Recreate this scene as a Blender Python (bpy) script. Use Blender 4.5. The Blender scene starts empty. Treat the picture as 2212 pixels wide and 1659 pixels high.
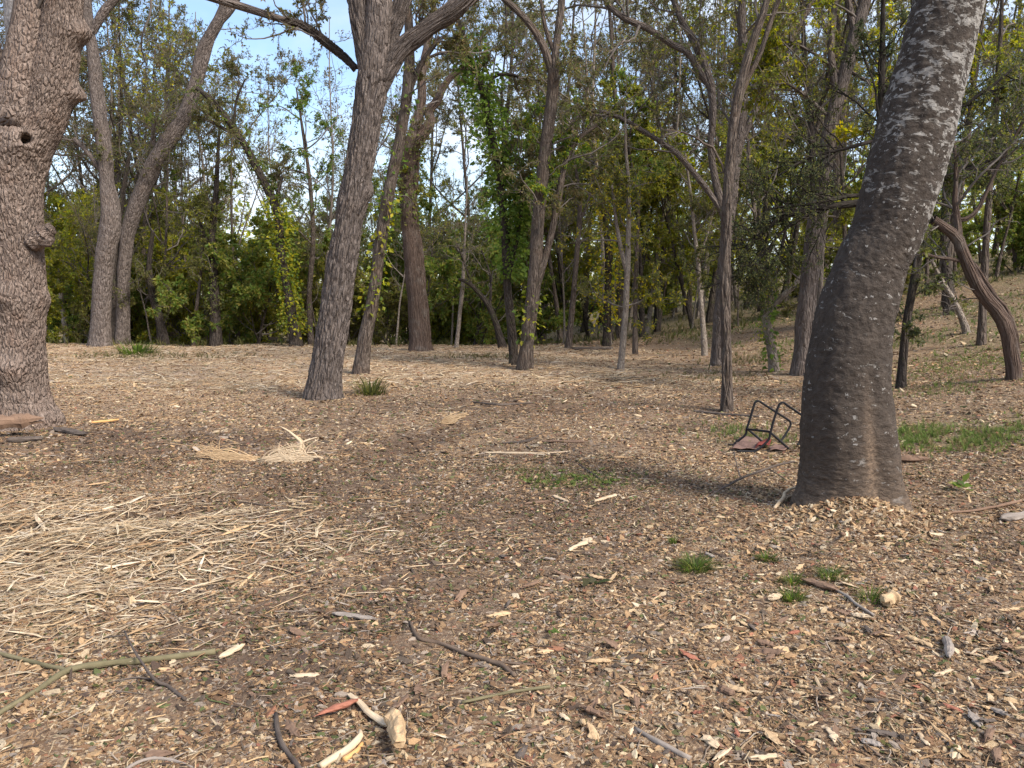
import bpy, math, random
import numpy as np
from mathutils import Vector
R = math.radians
random.seed(7)
rng = np.random.default_rng(11)
sc = bpy.context.scene
col = sc.collection

# ------------------------------------------------------------------ camera
W, H, TAN = 2212.0, 1659.0, 0.6497
PITCH = R(6.0)
CAM = np.array([0.0, 0.0, 1.6])
cd = bpy.data.cameras.new('camera'); cam = bpy.data.objects.new('camera', cd); col.objects.link(cam)
cd.sensor_width = 36; cd.lens = 18 / TAN; cd.clip_end = 2000; cd.clip_start = 0.05
cam.location = CAM; cam.rotation_euler = (R(90) - PITCH, 0, 0)
sc.camera = cam

# ------------------------------------------------------------------ sky, sun, exposure
SUN_EL, SUN_AZ = R(42), R(130)            # azimuth clockwise from +Y (the view direction)
SKY_STRENGTH, SUN_STRENGTH, EXPOSURE = 0.14, 3.0, 1.08
world = bpy.data.worlds.new('World'); sc.world = world; world.use_nodes = True
def nd(nt, t, **kw):
    n = nt.nodes.new(t)
    for k, v in kw.items():
        if k in n.inputs: n.inputs[k].default_value = v
        else: setattr(n, k, v)
    return n
def lk(nt, a, b): nt.links.new(a, b)
nt = world.node_tree; nt.nodes.clear()
sky = nd(nt, 'ShaderNodeTexSky', sky_type='NISHITA', sun_disc=False, sun_elevation=SUN_EL, sun_rotation=SUN_AZ,
         air_density=1.0, dust_density=1.4, ozone_density=1.4, altitude=100)
tc = nd(nt, 'ShaderNodeTexCoord')
mp = nd(nt, 'ShaderNodeMapping'); mp.inputs['Scale'].default_value = (1.6, 1.6, 4.5); mp.inputs['Location'].default_value = (.7, .2, .35)
lk(nt, tc.outputs['Generated'], mp.inputs['Vector'])
cn = nd(nt, 'ShaderNodeTexNoise', Scale=1.7, Detail=7.0, Roughness=.55, Distortion=.5)
lk(nt, mp.outputs['Vector'], cn.inputs['Vector'])
cr = nd(nt, 'ShaderNodeMapRange'); cr.inputs['From Min'].default_value = .38; cr.inputs['From Max'].default_value = .70
cr.inputs['To Max'].default_value = .85; cr.clamp = True
lk(nt, cn.outputs['Fac'], cr.inputs['Value'])
mx = nd(nt, 'ShaderNodeMix', data_type='RGBA'); mx.inputs[7].default_value = (3.9, 4.1, 4.5, 1)
lk(nt, cr.outputs['Result'], mx.inputs[0]); lk(nt, sky.outputs['Color'], mx.inputs[6])
bg = nd(nt, 'ShaderNodeBackground', Strength=SKY_STRENGTH); wo = nd(nt, 'ShaderNodeOutputWorld')
lk(nt, mx.outputs[2], bg.inputs['Color']); lk(nt, bg.outputs['Background'], wo.inputs['Surface'])
sd = bpy.data.lights.new('sun', 'SUN'); sun = bpy.data.objects.new('sun', sd); col.objects.link(sun)
sd.energy = SUN_STRENGTH; sd.angle = R(20.0); sd.color = (1, .93, .82)
sv = Vector((math.sin(SUN_AZ) * math.cos(SUN_EL), math.cos(SUN_AZ) * math.cos(SUN_EL), math.sin(SUN_EL)))
sun.rotation_euler = sv.to_track_quat('Z', 'Y').to_euler(); sun.location = (20, 0, 30)
vs = sc.view_settings; vs.view_transform = 'Standard'; vs.look = 'None'; vs.exposure = EXPOSURE; vs.gamma = 1; vs.use_curve_mapping = False
cy = sc.cycles; cy.max_bounces = 8; cy.diffuse_bounces = 5; cy.glossy_bounces = 1; cy.transmission_bounces = 5
cy.use_denoising = True
try:
    cy.denoiser = 'OPENIMAGEDENOISE'; cy.denoising_prefilter = 'ACCURATE'
except Exception: pass
cy.caustics_reflective = cy.caustics_refractive = False

# ------------------------------------------------------------------ numpy noise
_perm = np.random.default_rng(3).permutation(512).astype(np.int64)
_perm = np.concatenate([_perm, _perm, _perm])
_val = np.random.default_rng(4).random(512)
def _h(i, j, k): return _perm[(_perm[(_perm[i & 511] + j) & 511] + k) & 511]
def vnoise(p):                       # value noise in [-1, 1], p (N,3)
    p = np.asarray(p, float); i = np.floor(p).astype(np.int64); f = p - i; f = f * f * (3 - 2 * f)
    out = 0
    for a in (0, 1):
        for b in (0, 1):
            for c in (0, 1):
                w = (f[:, 0] if a else 1 - f[:, 0]) * (f[:, 1] if b else 1 - f[:, 1]) * (f[:, 2] if c else 1 - f[:, 2])
                out = out + w * _val[_h(i[:, 0] + a, i[:, 1] + b, i[:, 2] + c)]
    return out * 2 - 1
def fbm(p, o=3):
    s, a = 0, 1.0; p = np.asarray(p, float)
    for k in range(o):
        s = s + a * vnoise(p + 17.3 * k); p = p * 2.03; a *= .5
    return s
def voro(p):                         # F1, F2, cell random
    i = np.floor(p).astype(np.int64); f1 = np.full(len(p), 9.0); f2 = f1.copy(); cid = np.zeros(len(p))
    for a in (-1, 0, 1):
        for b in (-1, 0, 1):
            for c in (-1, 0, 1):
                h = _h(i[:, 0] + a, i[:, 1] + b, i[:, 2] + c)
                q = np.stack([_val[h], _val[(h * 7 + 91) & 511], _val[(h * 13 + 33) & 511]], 1) + i + np.array([a, b, c])
                d = np.sqrt(((q - p) ** 2).sum(1)); m = d < f1
                f2 = np.where(m, f1, np.minimum(f2, d)); f1 = np.where(m, d, f1); cid = np.where(m, _val[(h * 5 + 11) & 511], cid)
    return f1, f2, cid
def sstep(a, b, x):
    t = np.clip((x - a) / (b - a), 0, 1); return t * t * (3 - 2 * t)
def unit(v): return v / np.maximum(np.linalg.norm(v, axis=-1, keepdims=True), 1e-9)

# ------------------------------------------------------------------ photograph pixel -> place
_f = np.array([0, math.cos(PITCH), -math.sin(PITCH)]); _u = np.array([0, math.sin(PITCH), math.cos(PITCH)]); _r = np.array([1.0, 0, 0])
def ray(X, Y):
    return _f + _r * ((X - W / 2) / (W / 2) * TAN) - _u * ((Y - H / 2) / (W / 2) * TAN)
def at(X, Y, yw):
    d = ray(X, Y); return CAM + d * (yw / d[1])
def flat(X, Y):
    d = ray(X, Y); return (CAM + d * (-CAM[2] / d[2]))[:2]
def px(w, yw): return w / (W / 2) * TAN * yw

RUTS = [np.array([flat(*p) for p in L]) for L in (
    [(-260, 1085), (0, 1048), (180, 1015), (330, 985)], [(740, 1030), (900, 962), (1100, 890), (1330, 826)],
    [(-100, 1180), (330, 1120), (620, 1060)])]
def flatz(X, Y, z):
    d = ray(X, Y); return (CAM + d * ((z - CAM[2]) / d[2]))[:2]
MOUND = flatz(1856, 1124, .05); LBASE = flatz(1840, 1108, .05); LBASE = LBASE * (1 + .2 / LBASE[1])
def segdist(x, y, L):
    d = np.full(x.shape, 99.0)
    for a, b in zip(L[:-1], L[1:]):
        ab = b - a; t = np.clip(((x - a[0]) * ab[0] + (y - a[1]) * ab[1]) / (ab @ ab), 0, 1)
        d = np.minimum(d, np.hypot(x - a[0] - t * ab[0], y - a[1] - t * ab[1]))
    return d
def gz(x, y):
    x = np.atleast_1d(np.asarray(x, float)); y = np.atleast_1d(np.asarray(y, float))
    o = np.zeros_like(x)
    z = .05 * vnoise(np.stack([x * .35, y * .35, o], 1)) + .022 * vnoise(np.stack([x * 1.1, y * 1.1, o + 5], 1)) + .012 * vnoise(np.stack([x * 3.1, y * 3.1, o + 9], 1))
    z = z * (1 - .9 * np.exp(-((x - LBASE[0]) ** 2 + (y - LBASE[1]) ** 2) / 1.1))
    s = x - 5.4 + .5 * vnoise(np.stack([o, y * .2, o + 2], 1)); soft = .5 * (s + np.sqrt(s * s + 1.2))
    z = z + .2 * np.minimum(soft, 22 + 0 * soft)
    z = z - 1.3 * sstep(28.5, 38, y) * (1 - sstep(-1, 5, x))
    for k, L in enumerate(RUTS):
        d = segdist(x, y, L); z = z - .055 * np.exp(-(d / .17) ** 2) + .03 * np.exp(-((d - .4) / .16) ** 2)
    z = z + .17 * np.exp(-((x - MOUND[0]) / .36) ** 2 - ((y - MOUND[1] - .05) / .27) ** 2)
    return z
def hit(X, Y):
    d = ray(X, Y); t = np.concatenate([np.arange(1.5, 40, .02), np.arange(40, 120, .2)]); p = CAM + d * t[:, None]
    below = p[:, 2] <= gz(p[:, 0], p[:, 1]); k = int(np.argmax(below)) if below.any() else len(t) - 1
    return p[k]
def onground(x, y, dz=0): return np.array([x, y, gz(x, y)[0] + dz])

# material zones of the ground (straw, dark soil, green) as functions of place
def blob(x, y, X, Y, rx, ry):
    c = flat(X, Y); return np.exp(-(((x - c[0]) / rx) ** 2 + ((y - c[1]) / ry) ** 2))
def zones(x, y):
    o = np.zeros_like(x)
    n = fbm(np.stack([x * .5, y * .5, o + 3], 1), 3); n2 = fbm(np.stack([x * 1.7, y * 1.7, o + 8], 1), 3)
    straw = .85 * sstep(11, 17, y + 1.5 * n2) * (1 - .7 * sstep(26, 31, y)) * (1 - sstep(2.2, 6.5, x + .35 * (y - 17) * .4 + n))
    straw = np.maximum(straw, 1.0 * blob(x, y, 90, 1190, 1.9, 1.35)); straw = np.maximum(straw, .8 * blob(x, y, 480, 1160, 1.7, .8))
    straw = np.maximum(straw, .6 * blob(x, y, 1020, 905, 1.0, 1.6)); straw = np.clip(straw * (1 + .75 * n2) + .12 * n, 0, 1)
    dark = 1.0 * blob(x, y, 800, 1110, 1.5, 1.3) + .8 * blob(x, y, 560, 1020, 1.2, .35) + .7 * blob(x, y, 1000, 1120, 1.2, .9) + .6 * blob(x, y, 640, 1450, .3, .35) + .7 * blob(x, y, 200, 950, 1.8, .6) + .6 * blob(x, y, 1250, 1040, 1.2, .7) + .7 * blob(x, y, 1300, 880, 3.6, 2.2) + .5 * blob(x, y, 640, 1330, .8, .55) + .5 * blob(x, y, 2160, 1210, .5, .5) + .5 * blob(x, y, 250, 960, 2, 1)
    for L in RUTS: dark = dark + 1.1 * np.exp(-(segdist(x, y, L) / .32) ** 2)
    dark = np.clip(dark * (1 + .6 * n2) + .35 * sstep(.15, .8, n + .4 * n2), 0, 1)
    g = .75 * sstep(5.2, 7.5, x) * sstep(-.2, .45, n) + .9 * sstep(26, 31, y) * sstep(4.5, 8, x)
    for X, Y, a, b in ((2100, 955, 1.5, .75), (2130, 770, 1.8, 1.3), (1250, 1035, .55, .35), (1130, 1015, .3, .2), (2060, 830, 1.0, .6), (1620, 950, .5, .5), (330, 775, 1.6, 1.2), (1060, 770, 1.6, .9)):
        g = np.maximum(g, .9 * blob(x, y, X, Y, a, b))
    g = np.maximum(g, .8 * sstep(29, 33, y))
    return straw, dark, np.clip(g * (1 + .5 * n2), 0, 1)

# ------------------------------------------------------------------ mesh accumulator
class MB:
    def __init__(s): s.v, s.q, s.t, s.bc, s.c, s.n = [], [], [], [], [], 0
    def add(s, v, q=None, t=None, bc=None, c=None):
        v = np.asarray(v, float).reshape(-1, 3)
        s.v.append(v); s.bc.append(v if bc is None else bc)
        s.c.append(np.tile(np.array([.5, .5, .5, 1.0]), (len(v), 1)) if c is None else np.broadcast_to(np.asarray(c, float), (len(v), 4)))
        if q is not None and len(q): s.q.append(np.asarray(q, np.int64).reshape(-1, 4) + s.n)
        if t is not None and len(t): s.t.append(np.asarray(t, np.int64).reshape(-1, 3) + s.n)
        s.n += len(v)
    def mesh(s, name, origin=(0, 0, 0), smooth=True, attrs=None):
        me = bpy.data.meshes.new(name)
        v = np.concatenate(s.v) if s.v else np.zeros((0, 3)); v = v - np.asarray(origin)
        q = np.concatenate(s.q) if s.q else np.zeros((0, 4), np.int64); t = np.concatenate(s.t) if s.t else np.zeros((0, 3), np.int64)
        me.vertices.add(len(v)); me.vertices.foreach_set('co', v.astype(np.float32).ravel())
        nl = q.size + t.size; me.loops.add(nl); me.polygons.add(len(q) + len(t))
        me.loops.foreach_set('vertex_index', np.concatenate([q.ravel(), t.ravel()]).astype(np.int32))
        st = np.concatenate([np.arange(len(q)) * 4, q.size + np.arange(len(t)) * 3]).astype(np.int32)
        me.polygons.foreach_set('loop_start', st)
        me.polygons.foreach_set('use_smooth', np.full(len(q) + len(t), smooth))
        me.update(calc_edges=True)
        if s.v:
            a = me.attributes.new('bc', 'FLOAT_VECTOR', 'POINT'); a.data.foreach_set('vector', np.concatenate(s.bc).astype(np.float32).ravel())
            a = me.attributes.new('tint', 'FLOAT_COLOR', 'POINT'); a.data.foreach_set('color', np.concatenate(s.c).astype(np.float32).ravel())
        return me
    def build(s, name, mat, parent=None, origin=(0, 0, 0), smooth=True):
        o = bpy.data.objects.new(name, s.mesh(name, origin, smooth)); col.objects.link(o)
        if mat: o.data.materials.append(mat)
        if parent: o.parent = parent
        return o
def tubes(m, P, Rr, sides, c=None, caps=False):
    """P (N,K,3) centre lines, Rr (N,K) radii"""
    P = np.asarray(P, float); Rr = np.asarray(Rr, float)
    if P.ndim == 2: P = P[None]; Rr = Rr[None]
    N, K, _ = P.shape
    if N == 0: return
    T = np.empty_like(P); T[:, 1:-1] = P[:, 2:] - P[:, :-2]; T[:, 0] = P[:, 1] - P[:, 0]; T[:, -1] = P[:, -1] - P[:, -2]; T = unit(T)
    mean = unit(P[:, -1] - P[:, 0]); ref = np.eye(3)[np.argmin(np.abs(mean), 1)][:, None, :]
    A = unit(np.cross(T, np.broadcast_to(ref, T.shape))); B = np.cross(T, A)
    th = np.arange(sides) / sides * 2 * np.pi; ct, stn = np.cos(th), np.sin(th)
    V = P[:, :, None, :] + Rr[:, :, None, None] * (A[:, :, None, :] * ct[None, None, :, None] + B[:, :, None, :] * stn[None, None, :, None])
    L = np.concatenate([np.zeros((N, 1)), np.cumsum(np.linalg.norm(P[:, 1:] - P[:, :-1], axis=2), 1)], 1)
    rm = np.maximum(Rr.mean(1), .01)[:, None, None]
    off = rng.random((N, 1, 1)) * 40
    bc = np.stack([np.broadcast_to(ct[None, None] * rm, (N, K, sides)) + off, np.broadcast_to(stn[None, None] * rm, (N, K, sides)), np.broadcast_to(L[:, :, None], (N, K, sides)) + off], -1)
    idx = np.arange(N * K * sides).reshape(N, K, sides); a = idx[:, :-1]; b = idx[:, 1:]
    q = np.stack([a, np.roll(a, -1, 2), np.roll(b, -1, 2), b], -1).reshape(-1, 4)
    base = m.n
    m.add(V.reshape(-1, 3), q, bc=bc.reshape(-1, 3), c=c)
    if caps:
        for n in range(N):
            for k, rev in ((0, True), (K - 1, False)):
                ring = idx[n, k] + base
                if rev: ring = ring[::-1]
                m.t.append(np.stack([np.full(sides - 2, ring[0]), ring[1:-1], ring[2:]], 1))
def spline(P, n, extra=None):
    """Catmull-Rom through P (K,d), n samples"""
    P = np.asarray(P, float); K = len(P); E = np.vstack([2 * P[0] - P[1], P, 2 * P[-1] - P[-2]])
    t = np.linspace(0, K - 1 - 1e-6, n); i = t.astype(int); f = (t - i)[:, None]
    a, b, c, d = E[i], E[i + 1], E[i + 2], E[i + 3]
    return .5 * ((2 * b) + (c - a) * f + (2 * a - 5 * b + 4 * c - d) * f ** 2 + (3 * b - a - 3 * c + d) * f ** 3)

def tag(o, label=None, cat=None, group=None, kind=None):
    if label: o['label'] = label
    if cat: o['category'] = cat
    if group: o['group'] = group
    if kind: o['kind'] = kind
    return o
def empty(name, loc):
    o = bpy.data.objects.new(name, None); col.objects.link(o); o.location = loc; o.empty_display_size = .3; return o
def copy_tree(o, parent=None):
    c = o.copy(); col.objects.link(c); c.parent = parent
    for ch in o.children: copy_tree(ch, c)
    return c

# ------------------------------------------------------------------ materials
def newmat(name):
    m = bpy.data.materials.new(name); m.use_nodes = True; nt = m.node_tree; nt.nodes.clear()
    o = nt.nodes.new('ShaderNodeOutputMaterial'); b = nt.nodes.new('ShaderNodeBsdfPrincipled'); nt.links.new(b.outputs[0], o.inputs[0])
    b.inputs['Roughness'].default_value = .9; b.inputs['Specular IOR Level'].default_value = .2
    return m, nt, b, o
def ramp(nt, src, stops):
    r = nt.nodes.new('ShaderNodeValToRGB'); e = r.color_ramp.elements
    while len(e) < len(stops): e.new(.5)
    for k, (p, c) in enumerate(stops): e[k].position = p; e[k].color = (*c, 1)
    nt.links.new(src, r.inputs[0]); return r.outputs[0]
def mixc(nt, f, a, b):
    n = nt.nodes.new('ShaderNodeMix'); n.data_type = 'RGBA'
    for s, i in ((f, 0), (a, 6), (b, 7)):
        if isinstance(s, (int, float)): n.inputs[i].default_value = s
        elif isinstance(s, tuple): n.inputs[i].default_value = (*s, 1)
        else: nt.links.new(s, n.inputs[i])
    return n.outputs[2]
def mth(nt, op, a, b=0.0, clamp=False):
    n = nt.nodes.new('ShaderNodeMath'); n.operation = op; n.use_clamp = clamp
    for i, s in enumerate((a, b)):
        if isinstance(s, (int, float)): n.inputs[i].default_value = s
        else: nt.links.new(s, n.inputs[i])
    return n.outputs[0]
def mrange(nt, v, a, b, c=0.0, d=1.0):
    n = nt.nodes.new('ShaderNodeMapRange'); n.clamp = True
    for k, x in zip(('From Min', 'From Max', 'To Min', 'To Max'), (a, b, c, d)): n.inputs[k].default_value = x
    nt.links.new(v, n.inputs['Value']); return n.outputs[0]
def noise(nt, vec, scale, detail=4.0, rough=.6, dist=0.0):
    n = nd(nt, 'ShaderNodeTexNoise', Scale=scale, Detail=detail, Roughness=rough, Distortion=dist); nt.links.new(vec, n.inputs['Vector']); return n.outputs['Fac']
def mapping(nt, vec, s):
    n = nt.nodes.new('ShaderNodeMapping'); n.inputs['Scale'].default_value = s; nt.links.new(vec, n.inputs['Vector']); return n.outputs[0]
def attr(nt, name, kind='GEOMETRY'):
    n = nt.nodes.new('ShaderNodeAttribute'); n.attribute_name = name; n.attribute_type = kind; return n

def bark_mat(name, ca, cb, cc, scale=22.0, stretch=.22, bump=.012, strength=1.0, moss=0.0):
    m, nt, b, o = newmat(name); v = attr(nt, 'bc').outputs['Vector']
    vm = mapping(nt, v, (1, 1, stretch))
    wob = noise(nt, vm, scale * .5, 3)
    n1 = noise(nt, vm, scale * 1.0, 6, .65, .8); n2 = noise(nt, v, 3.0, 4); n3 = noise(nt, v, scale * 5, 4, .7)
    vo = nd(nt, 'ShaderNodeTexVoronoi', Scale=scale, feature='DISTANCE_TO_EDGE'); 
    mv = nt.nodes.new('ShaderNodeVectorMath'); mv.operation = 'MULTIPLY_ADD'
    cn = nt.nodes.new('ShaderNodeTexNoise'); cn.inputs['Scale'].default_value = scale * .8; cn.inputs['Detail'].default_value = 3; nt.links.new(vm, cn.inputs['Vector'])
    nt.links.new(cn.outputs['Color'], mv.inputs[0]); mv.inputs[1].default_value = (.06, .06, .06); nt.links.new(vm, mv.inputs[2])
    nt.links.new(mv.outputs[0], vo.inputs['Vector'])
    ed = mrange(nt, vo.outputs['Distance'], 0, .3)
    c = mixc(nt, mrange(nt, n1, .35, .65), ca, cb); c = mixc(nt, mrange(nt, n2, .52, .72, 0, .75), c, cc)
    c = mixc(nt, mrange(nt, n3, .6, .75, 0, .35), c, tuple(min(1, x * 1.6) for x in cb))
    if moss: c = mixc(nt, mrange(nt, noise(nt, v, 4.5, 5), .58, .68, 0, moss), c, (.075, .085, .03))
    nt.links.new(c, b.inputs['Base Color'])
    h = mth(nt, 'ADD', mth(nt, 'MULTIPLY', ed, .9), mth(nt, 'ADD', mth(nt, 'MULTIPLY', n1, .9), mth(nt, 'MULTIPLY', n3, .25)))
    bp = nd(nt, 'ShaderNodeBump', Strength=strength, Distance=bump); nt.links.new(h, bp.inputs['Height']); nt.links.new(bp.outputs[0], b.inputs['Normal'])
    return m
BARK = dict(
    shag=bark_mat('shaggy_bark', (.17, .122, .098), (.31, .24, .20), (.23, .155, .118), 24, .38, .05),
    grey=bark_mat('grey_ridged_bark', (.115, .09, .078), (.225, .185, .165), (.15, .115, .095), 24, .17, .06),
    mid=bark_mat('grey_brown_bark', (.085, .064, .053), (.17, .135, .112), (.12, .08, .058), 22, .14, .06, 1, .35),
    dark=bark_mat('dark_bark', (.04, .031, .026), (.09, .072, .06), (.06, .045, .034), 22, .16, .06, 1, .5),
    pale=bark_mat('pale_smooth_bark', (.18, .145, .12), (.30, .255, .215), (.21, .165, .13), 22, .3, .03, .9),
    red=bark_mat('reddish_stringy_bark', (.10, .066, .05), (.185, .13, .104), (.24, .205, .175), 28, .07, .07),
    cedar=bark_mat('cedar_bark', (.018, .0145, .012), (.045, .036, .03), (.03, .023, .018), 26, .16, .02, 1, .3), silver=bark_mat('silver_bark', (.29, .26, .245), (.46, .425, .40), (.33, .29, .26), 20, .4, .02, .9),
    twig=bark_mat('twig_bark', (.085, .07, .06), (.16, .138, .124), (.11, .088, .07), 40, .3, .002, .5))

def leaf_mat():
    m, nt, b, o = newmat('leaf'); a = attr(nt, 'tint').outputs['Color']
    nt.links.new(a, b.inputs['Base Color']); b.inputs['Roughness'].default_value = .62; b.inputs['Specular IOR Level'].default_value = .3
    tr = nt.nodes.new('ShaderNodeBsdfTranslucent'); ms = nt.nodes.new('ShaderNodeMixShader'); ms.inputs[0].default_value = .5
    hs = nd(nt, 'ShaderNodeHueSaturation', Saturation=1.1, Value=1.9); nt.links.new(a, hs.inputs['Color']); nt.links.new(hs.outputs[0], tr.inputs['Color'])
    nt.links.new(b.outputs[0], ms.inputs[1]); nt.links.new(tr.outputs[0], ms.inputs[2]); nt.links.new(ms.outputs[0], o.inputs[0])
    return m
LEAF = leaf_mat()

PAL = dict(
    olive=[(.115, .125, .036), (.15, .155, .045), (.09, .105, .035), (.18, .165, .055)],
    green=[(.085, .14, .028), (.13, .19, .035), (.10, .155, .035), (.17, .22, .045)],
    yellow=[(.22, .24, .025), (.30, .29, .03), (.17, .21, .03), (.36, .31, .03)],
    dry=[(.13, .10, .055), (.10, .095, .045), (.17, .125, .07), (.085, .085, .04)],
    lit=[(.17, .18, .04), (.21, .205, .045), (.14, .165, .038), (.25, .22, .06)],
    mixed=[(.12, .13, .04), (.15, .13, .055), (.10, .115, .04), (.19, .15, .07)],
    lawn=[(.15, .24, .045), (.19, .27, .06), (.12, .20, .04), (.23, .26, .07)],
    gold=[(.42, .34, .03), (.34, .31, .03), (.48, .37, .04), (.25, .26, .03)],
    cedar=[(.055, .07, .03), (.07, .08, .035), (.045, .06, .028), (.09, .085, .045)])
def leaves(m, P, D, size, pal, mixpal=None, mixfrac=0.0, asp=.42, droop=.35):
    N = len(P)
    if N == 0: return
    D = unit(D + np.array([0, 0, -droop]) + .6 * rng.normal(size=(N, 3)))
    S = unit(np.cross(D, rng.normal(size=(N, 3)) + np.array([0, 0, 1.6]))); Nn = np.cross(S, D)
    L = size * (.55 + .9 * rng.random(N))[:, None]
    w = L * asp * (.7 + .5 * rng.random((N, 1)))
    V = np.stack([P, P + D * L * .45 + S * w * .5 + Nn * w * .18, P + D * L, P + D * L * .5 - S * w * .5 + Nn * w * .18], 1)
    C = np.array(PAL[pal])[rng.integers(0, 4, N)]
    if mixpal:
        k = rng.random(N) < mixfrac; C = np.where(k[:, None], np.array(PAL[mixpal])[rng.integers(0, 4, N)], C)
    C = np.clip(C * (.7 + .6 * rng.random((N, 1))), 0, 1); C = np.repeat(np.concatenate([C, np.ones((N, 1))], 1), 4, 0)
    m.add(V.reshape(-1, 3), np.arange(N * 4).reshape(-1, 4), c=C)

# ------------------------------------------------------------------ growth
def grow(S, D, L, r0, r1, K, wander, up):
    N = len(S); P = np.empty((N, K, 3)); P[:, 0] = S; d = unit(D)
    for k in range(1, K):
        d = unit(d + wander * rng.normal(size=(N, 3)) + np.array([0, 0, up])); P[:, k] = P[:, k - 1] + d * (L / (K - 1))[:, None]
    t = np.linspace(0, 1, K)[None]; return P, r0[:, None] * (1 - t) + r1[:, None] * t
def children(P, Rr, n, tmin, a0, a1, lf, L):
    """n children per centre line"""
    N, K, _ = P.shape; i = np.repeat(np.arange(N), n); t = (tmin + (1 - tmin) * rng.random(N * n) ** .85) * (K - 1) * .999
    k = t.astype(int); f = (t - k)[:, None]; S = P[i, k] * (1 - f) + P[i, k + 1] * f; T = unit(P[i, k + 1] - P[i, k])
    rr = Rr[i, k] * (1 - f[:, 0]) + Rr[i, k + 1] * f[:, 0]
    q = unit(np.cross(T, rng.normal(size=T.shape))); a = R(a0) + (R(a1) - R(a0)) * rng.random(len(S))
    D = T * np.cos(a)[:, None] + q * np.sin(a)[:, None]
    return S, D, rr, L[i] * lf * (.5 + .8 * rng.random(len(S))) * (1.15 - .55 * t / (K - 1))
def crown(wood, lf, limbs, cfg):
    """limbs: list of (pts (K,3), radii (K)); adds branches, twigs and leaves"""
    g = dict(nb=7, bl=2.2, tmin=.3, nt=5, tl=.42, ns=4, sl=.45, nl=6, size=.07, pal='olive', mix=None, mf=0, up=.06, droop=.35, ang=(35, 75), wander=.22, zmin=-9, asp=.42, br=.011, bare=0)
    g.update(cfg); g['nt'] = int(round(g['nt'] * 1.3)); g['ns'] = int(round(g['ns'] * 1.3)); g['nl'] = int(math.ceil(g['nl'] * 1.45))
    for pts, rad in limbs:
        K = 24; tt = np.linspace(0, len(pts) - 1, K); P = np.stack([np.interp(tt, np.arange(len(pts)), pts[:, j]) for j in range(3)], 1)[None]
        Rr = np.interp(tt, np.arange(len(pts)), rad)[None]
        S, D, rr, L = children(P, Rr, g['nb'], g['tmin'], *g['ang'], 1.0, np.array([g['bl']]))
        keep = S[:, 2] > g['zmin']; S, D, rr, L = S[keep], D[keep], rr[keep], L[keep]
        if not len(S): continue
        r0 = np.minimum(rr * .6, g['br'] * L + .006)
        B, BR = grow(S, D, L, r0, r0 * .3 + .002, 9, g['wander'], g['up']); tubes(wood, B, BR, 5)
        S, D, rr, L2 = children(B, BR, g['nt'], .15, 30, 75, g['tl'], L)
        r0 = np.minimum(rr * .7, .008 * L2 + .003)
        T, TR = grow(S, D, L2, r0, r0 * .4 + .001, 6, g['wander'] * 1.1, g['up'] * .6); tubes(wood, T, TR, 4)
        S, D, rr, L3 = children(np.concatenate([T]), TR, g['ns'], .12, 25, 70, g['sl'], L2)
        r0 = np.minimum(rr * .8, .005 * L3 + .002)
        U, UR = grow(S, D, L3, r0, r0 * .5 + .0008, 4, .25, .02); tubes(wood, U, UR, 3)
        if g['nl']:
            n = g['nl']; i = np.repeat(np.arange(len(U)), n)
            if g['bare']:
                hold = rng.random(len(U)) > g['bare']; i = i[hold[i]]
            t = rng.random(len(i)) * 2.98; k = t.astype(int); f = (t - k)[:, None]
            p = U[i, k] * (1 - f) + U[i, k + 1] * f; d = unit(U[i, k + 1] - U[i, k]) + .9 * rng.normal(size=p.shape)
            leaves(lf, p, d, g['size'], g['pal'], g['mix'], g['mf'], g['asp'], g['droop'])
def limb(base_y, pts):
    """pixel limb [(X, Y, width_px[, dy])] -> centre line, radii"""
    out, rad = [], []
    for p in pts:
        yw = base_y + (p[3] if len(p) > 3 else 0); out.append(at(p[0], p[1], yw)); rad.append(px(p[2], yw) / 2)
    return np.array(out), np.array(rad)
def top_up(P, rad, length, spread=.12):
    """carry a limb that leaves the frame on to its tip"""
    d = unit(P[-1] - P[-2]); n = 5; q = [P]; r = [rad]; p = P[-1]
    for k in range(n):
        d = unit(d + spread * rng.normal(size=3) + np.array([0, 0, .08])); p = p + d * length / n; q.append(p[None]); r.append(np.array([rad[-1] * (1 - (k + 1) / n) + .02]))
    return np.vstack(q), np.concatenate(r)
def dense(P, rad, step):
    n = max(6, int(np.linalg.norm(np.diff(P, axis=0), axis=1).sum() / step)); q = spline(np.column_stack([P, rad]), n)
    return q[:, :3], np.maximum(q[:, 3], .004)
def trunk_tube(m, P, rad, sides=14, step=.18, rough=.05, flare=0):
    P, rad = dense(P, rad, step)
    if flare:
        z = P[:, 2] - P[0, 2] - .35; rad = rad * (1 + flare * np.exp(-np.maximum(z, 0) / .28))
    k = np.arange(len(P)); rad = rad * (1 + rough * vnoise(np.stack([k * .6, k * 0 + rng.random() * 90, k * 0], 1)))
    n0 = m.n; tubes(m, P, rad, sides)
    v = m.v[-1]; b = m.bc[-1]                       # irregular section
    c = np.repeat(P, sides, 0); e = v - c
    lump = 1 + .10 * vnoise(b * np.array([5.0, 5.0, 1.6])) + .05 * vnoise(b * np.array([16.0, 16.0, 3.5]))
    m.v[-1] = c + e * lump[:, None]
    return P, rad
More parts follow.
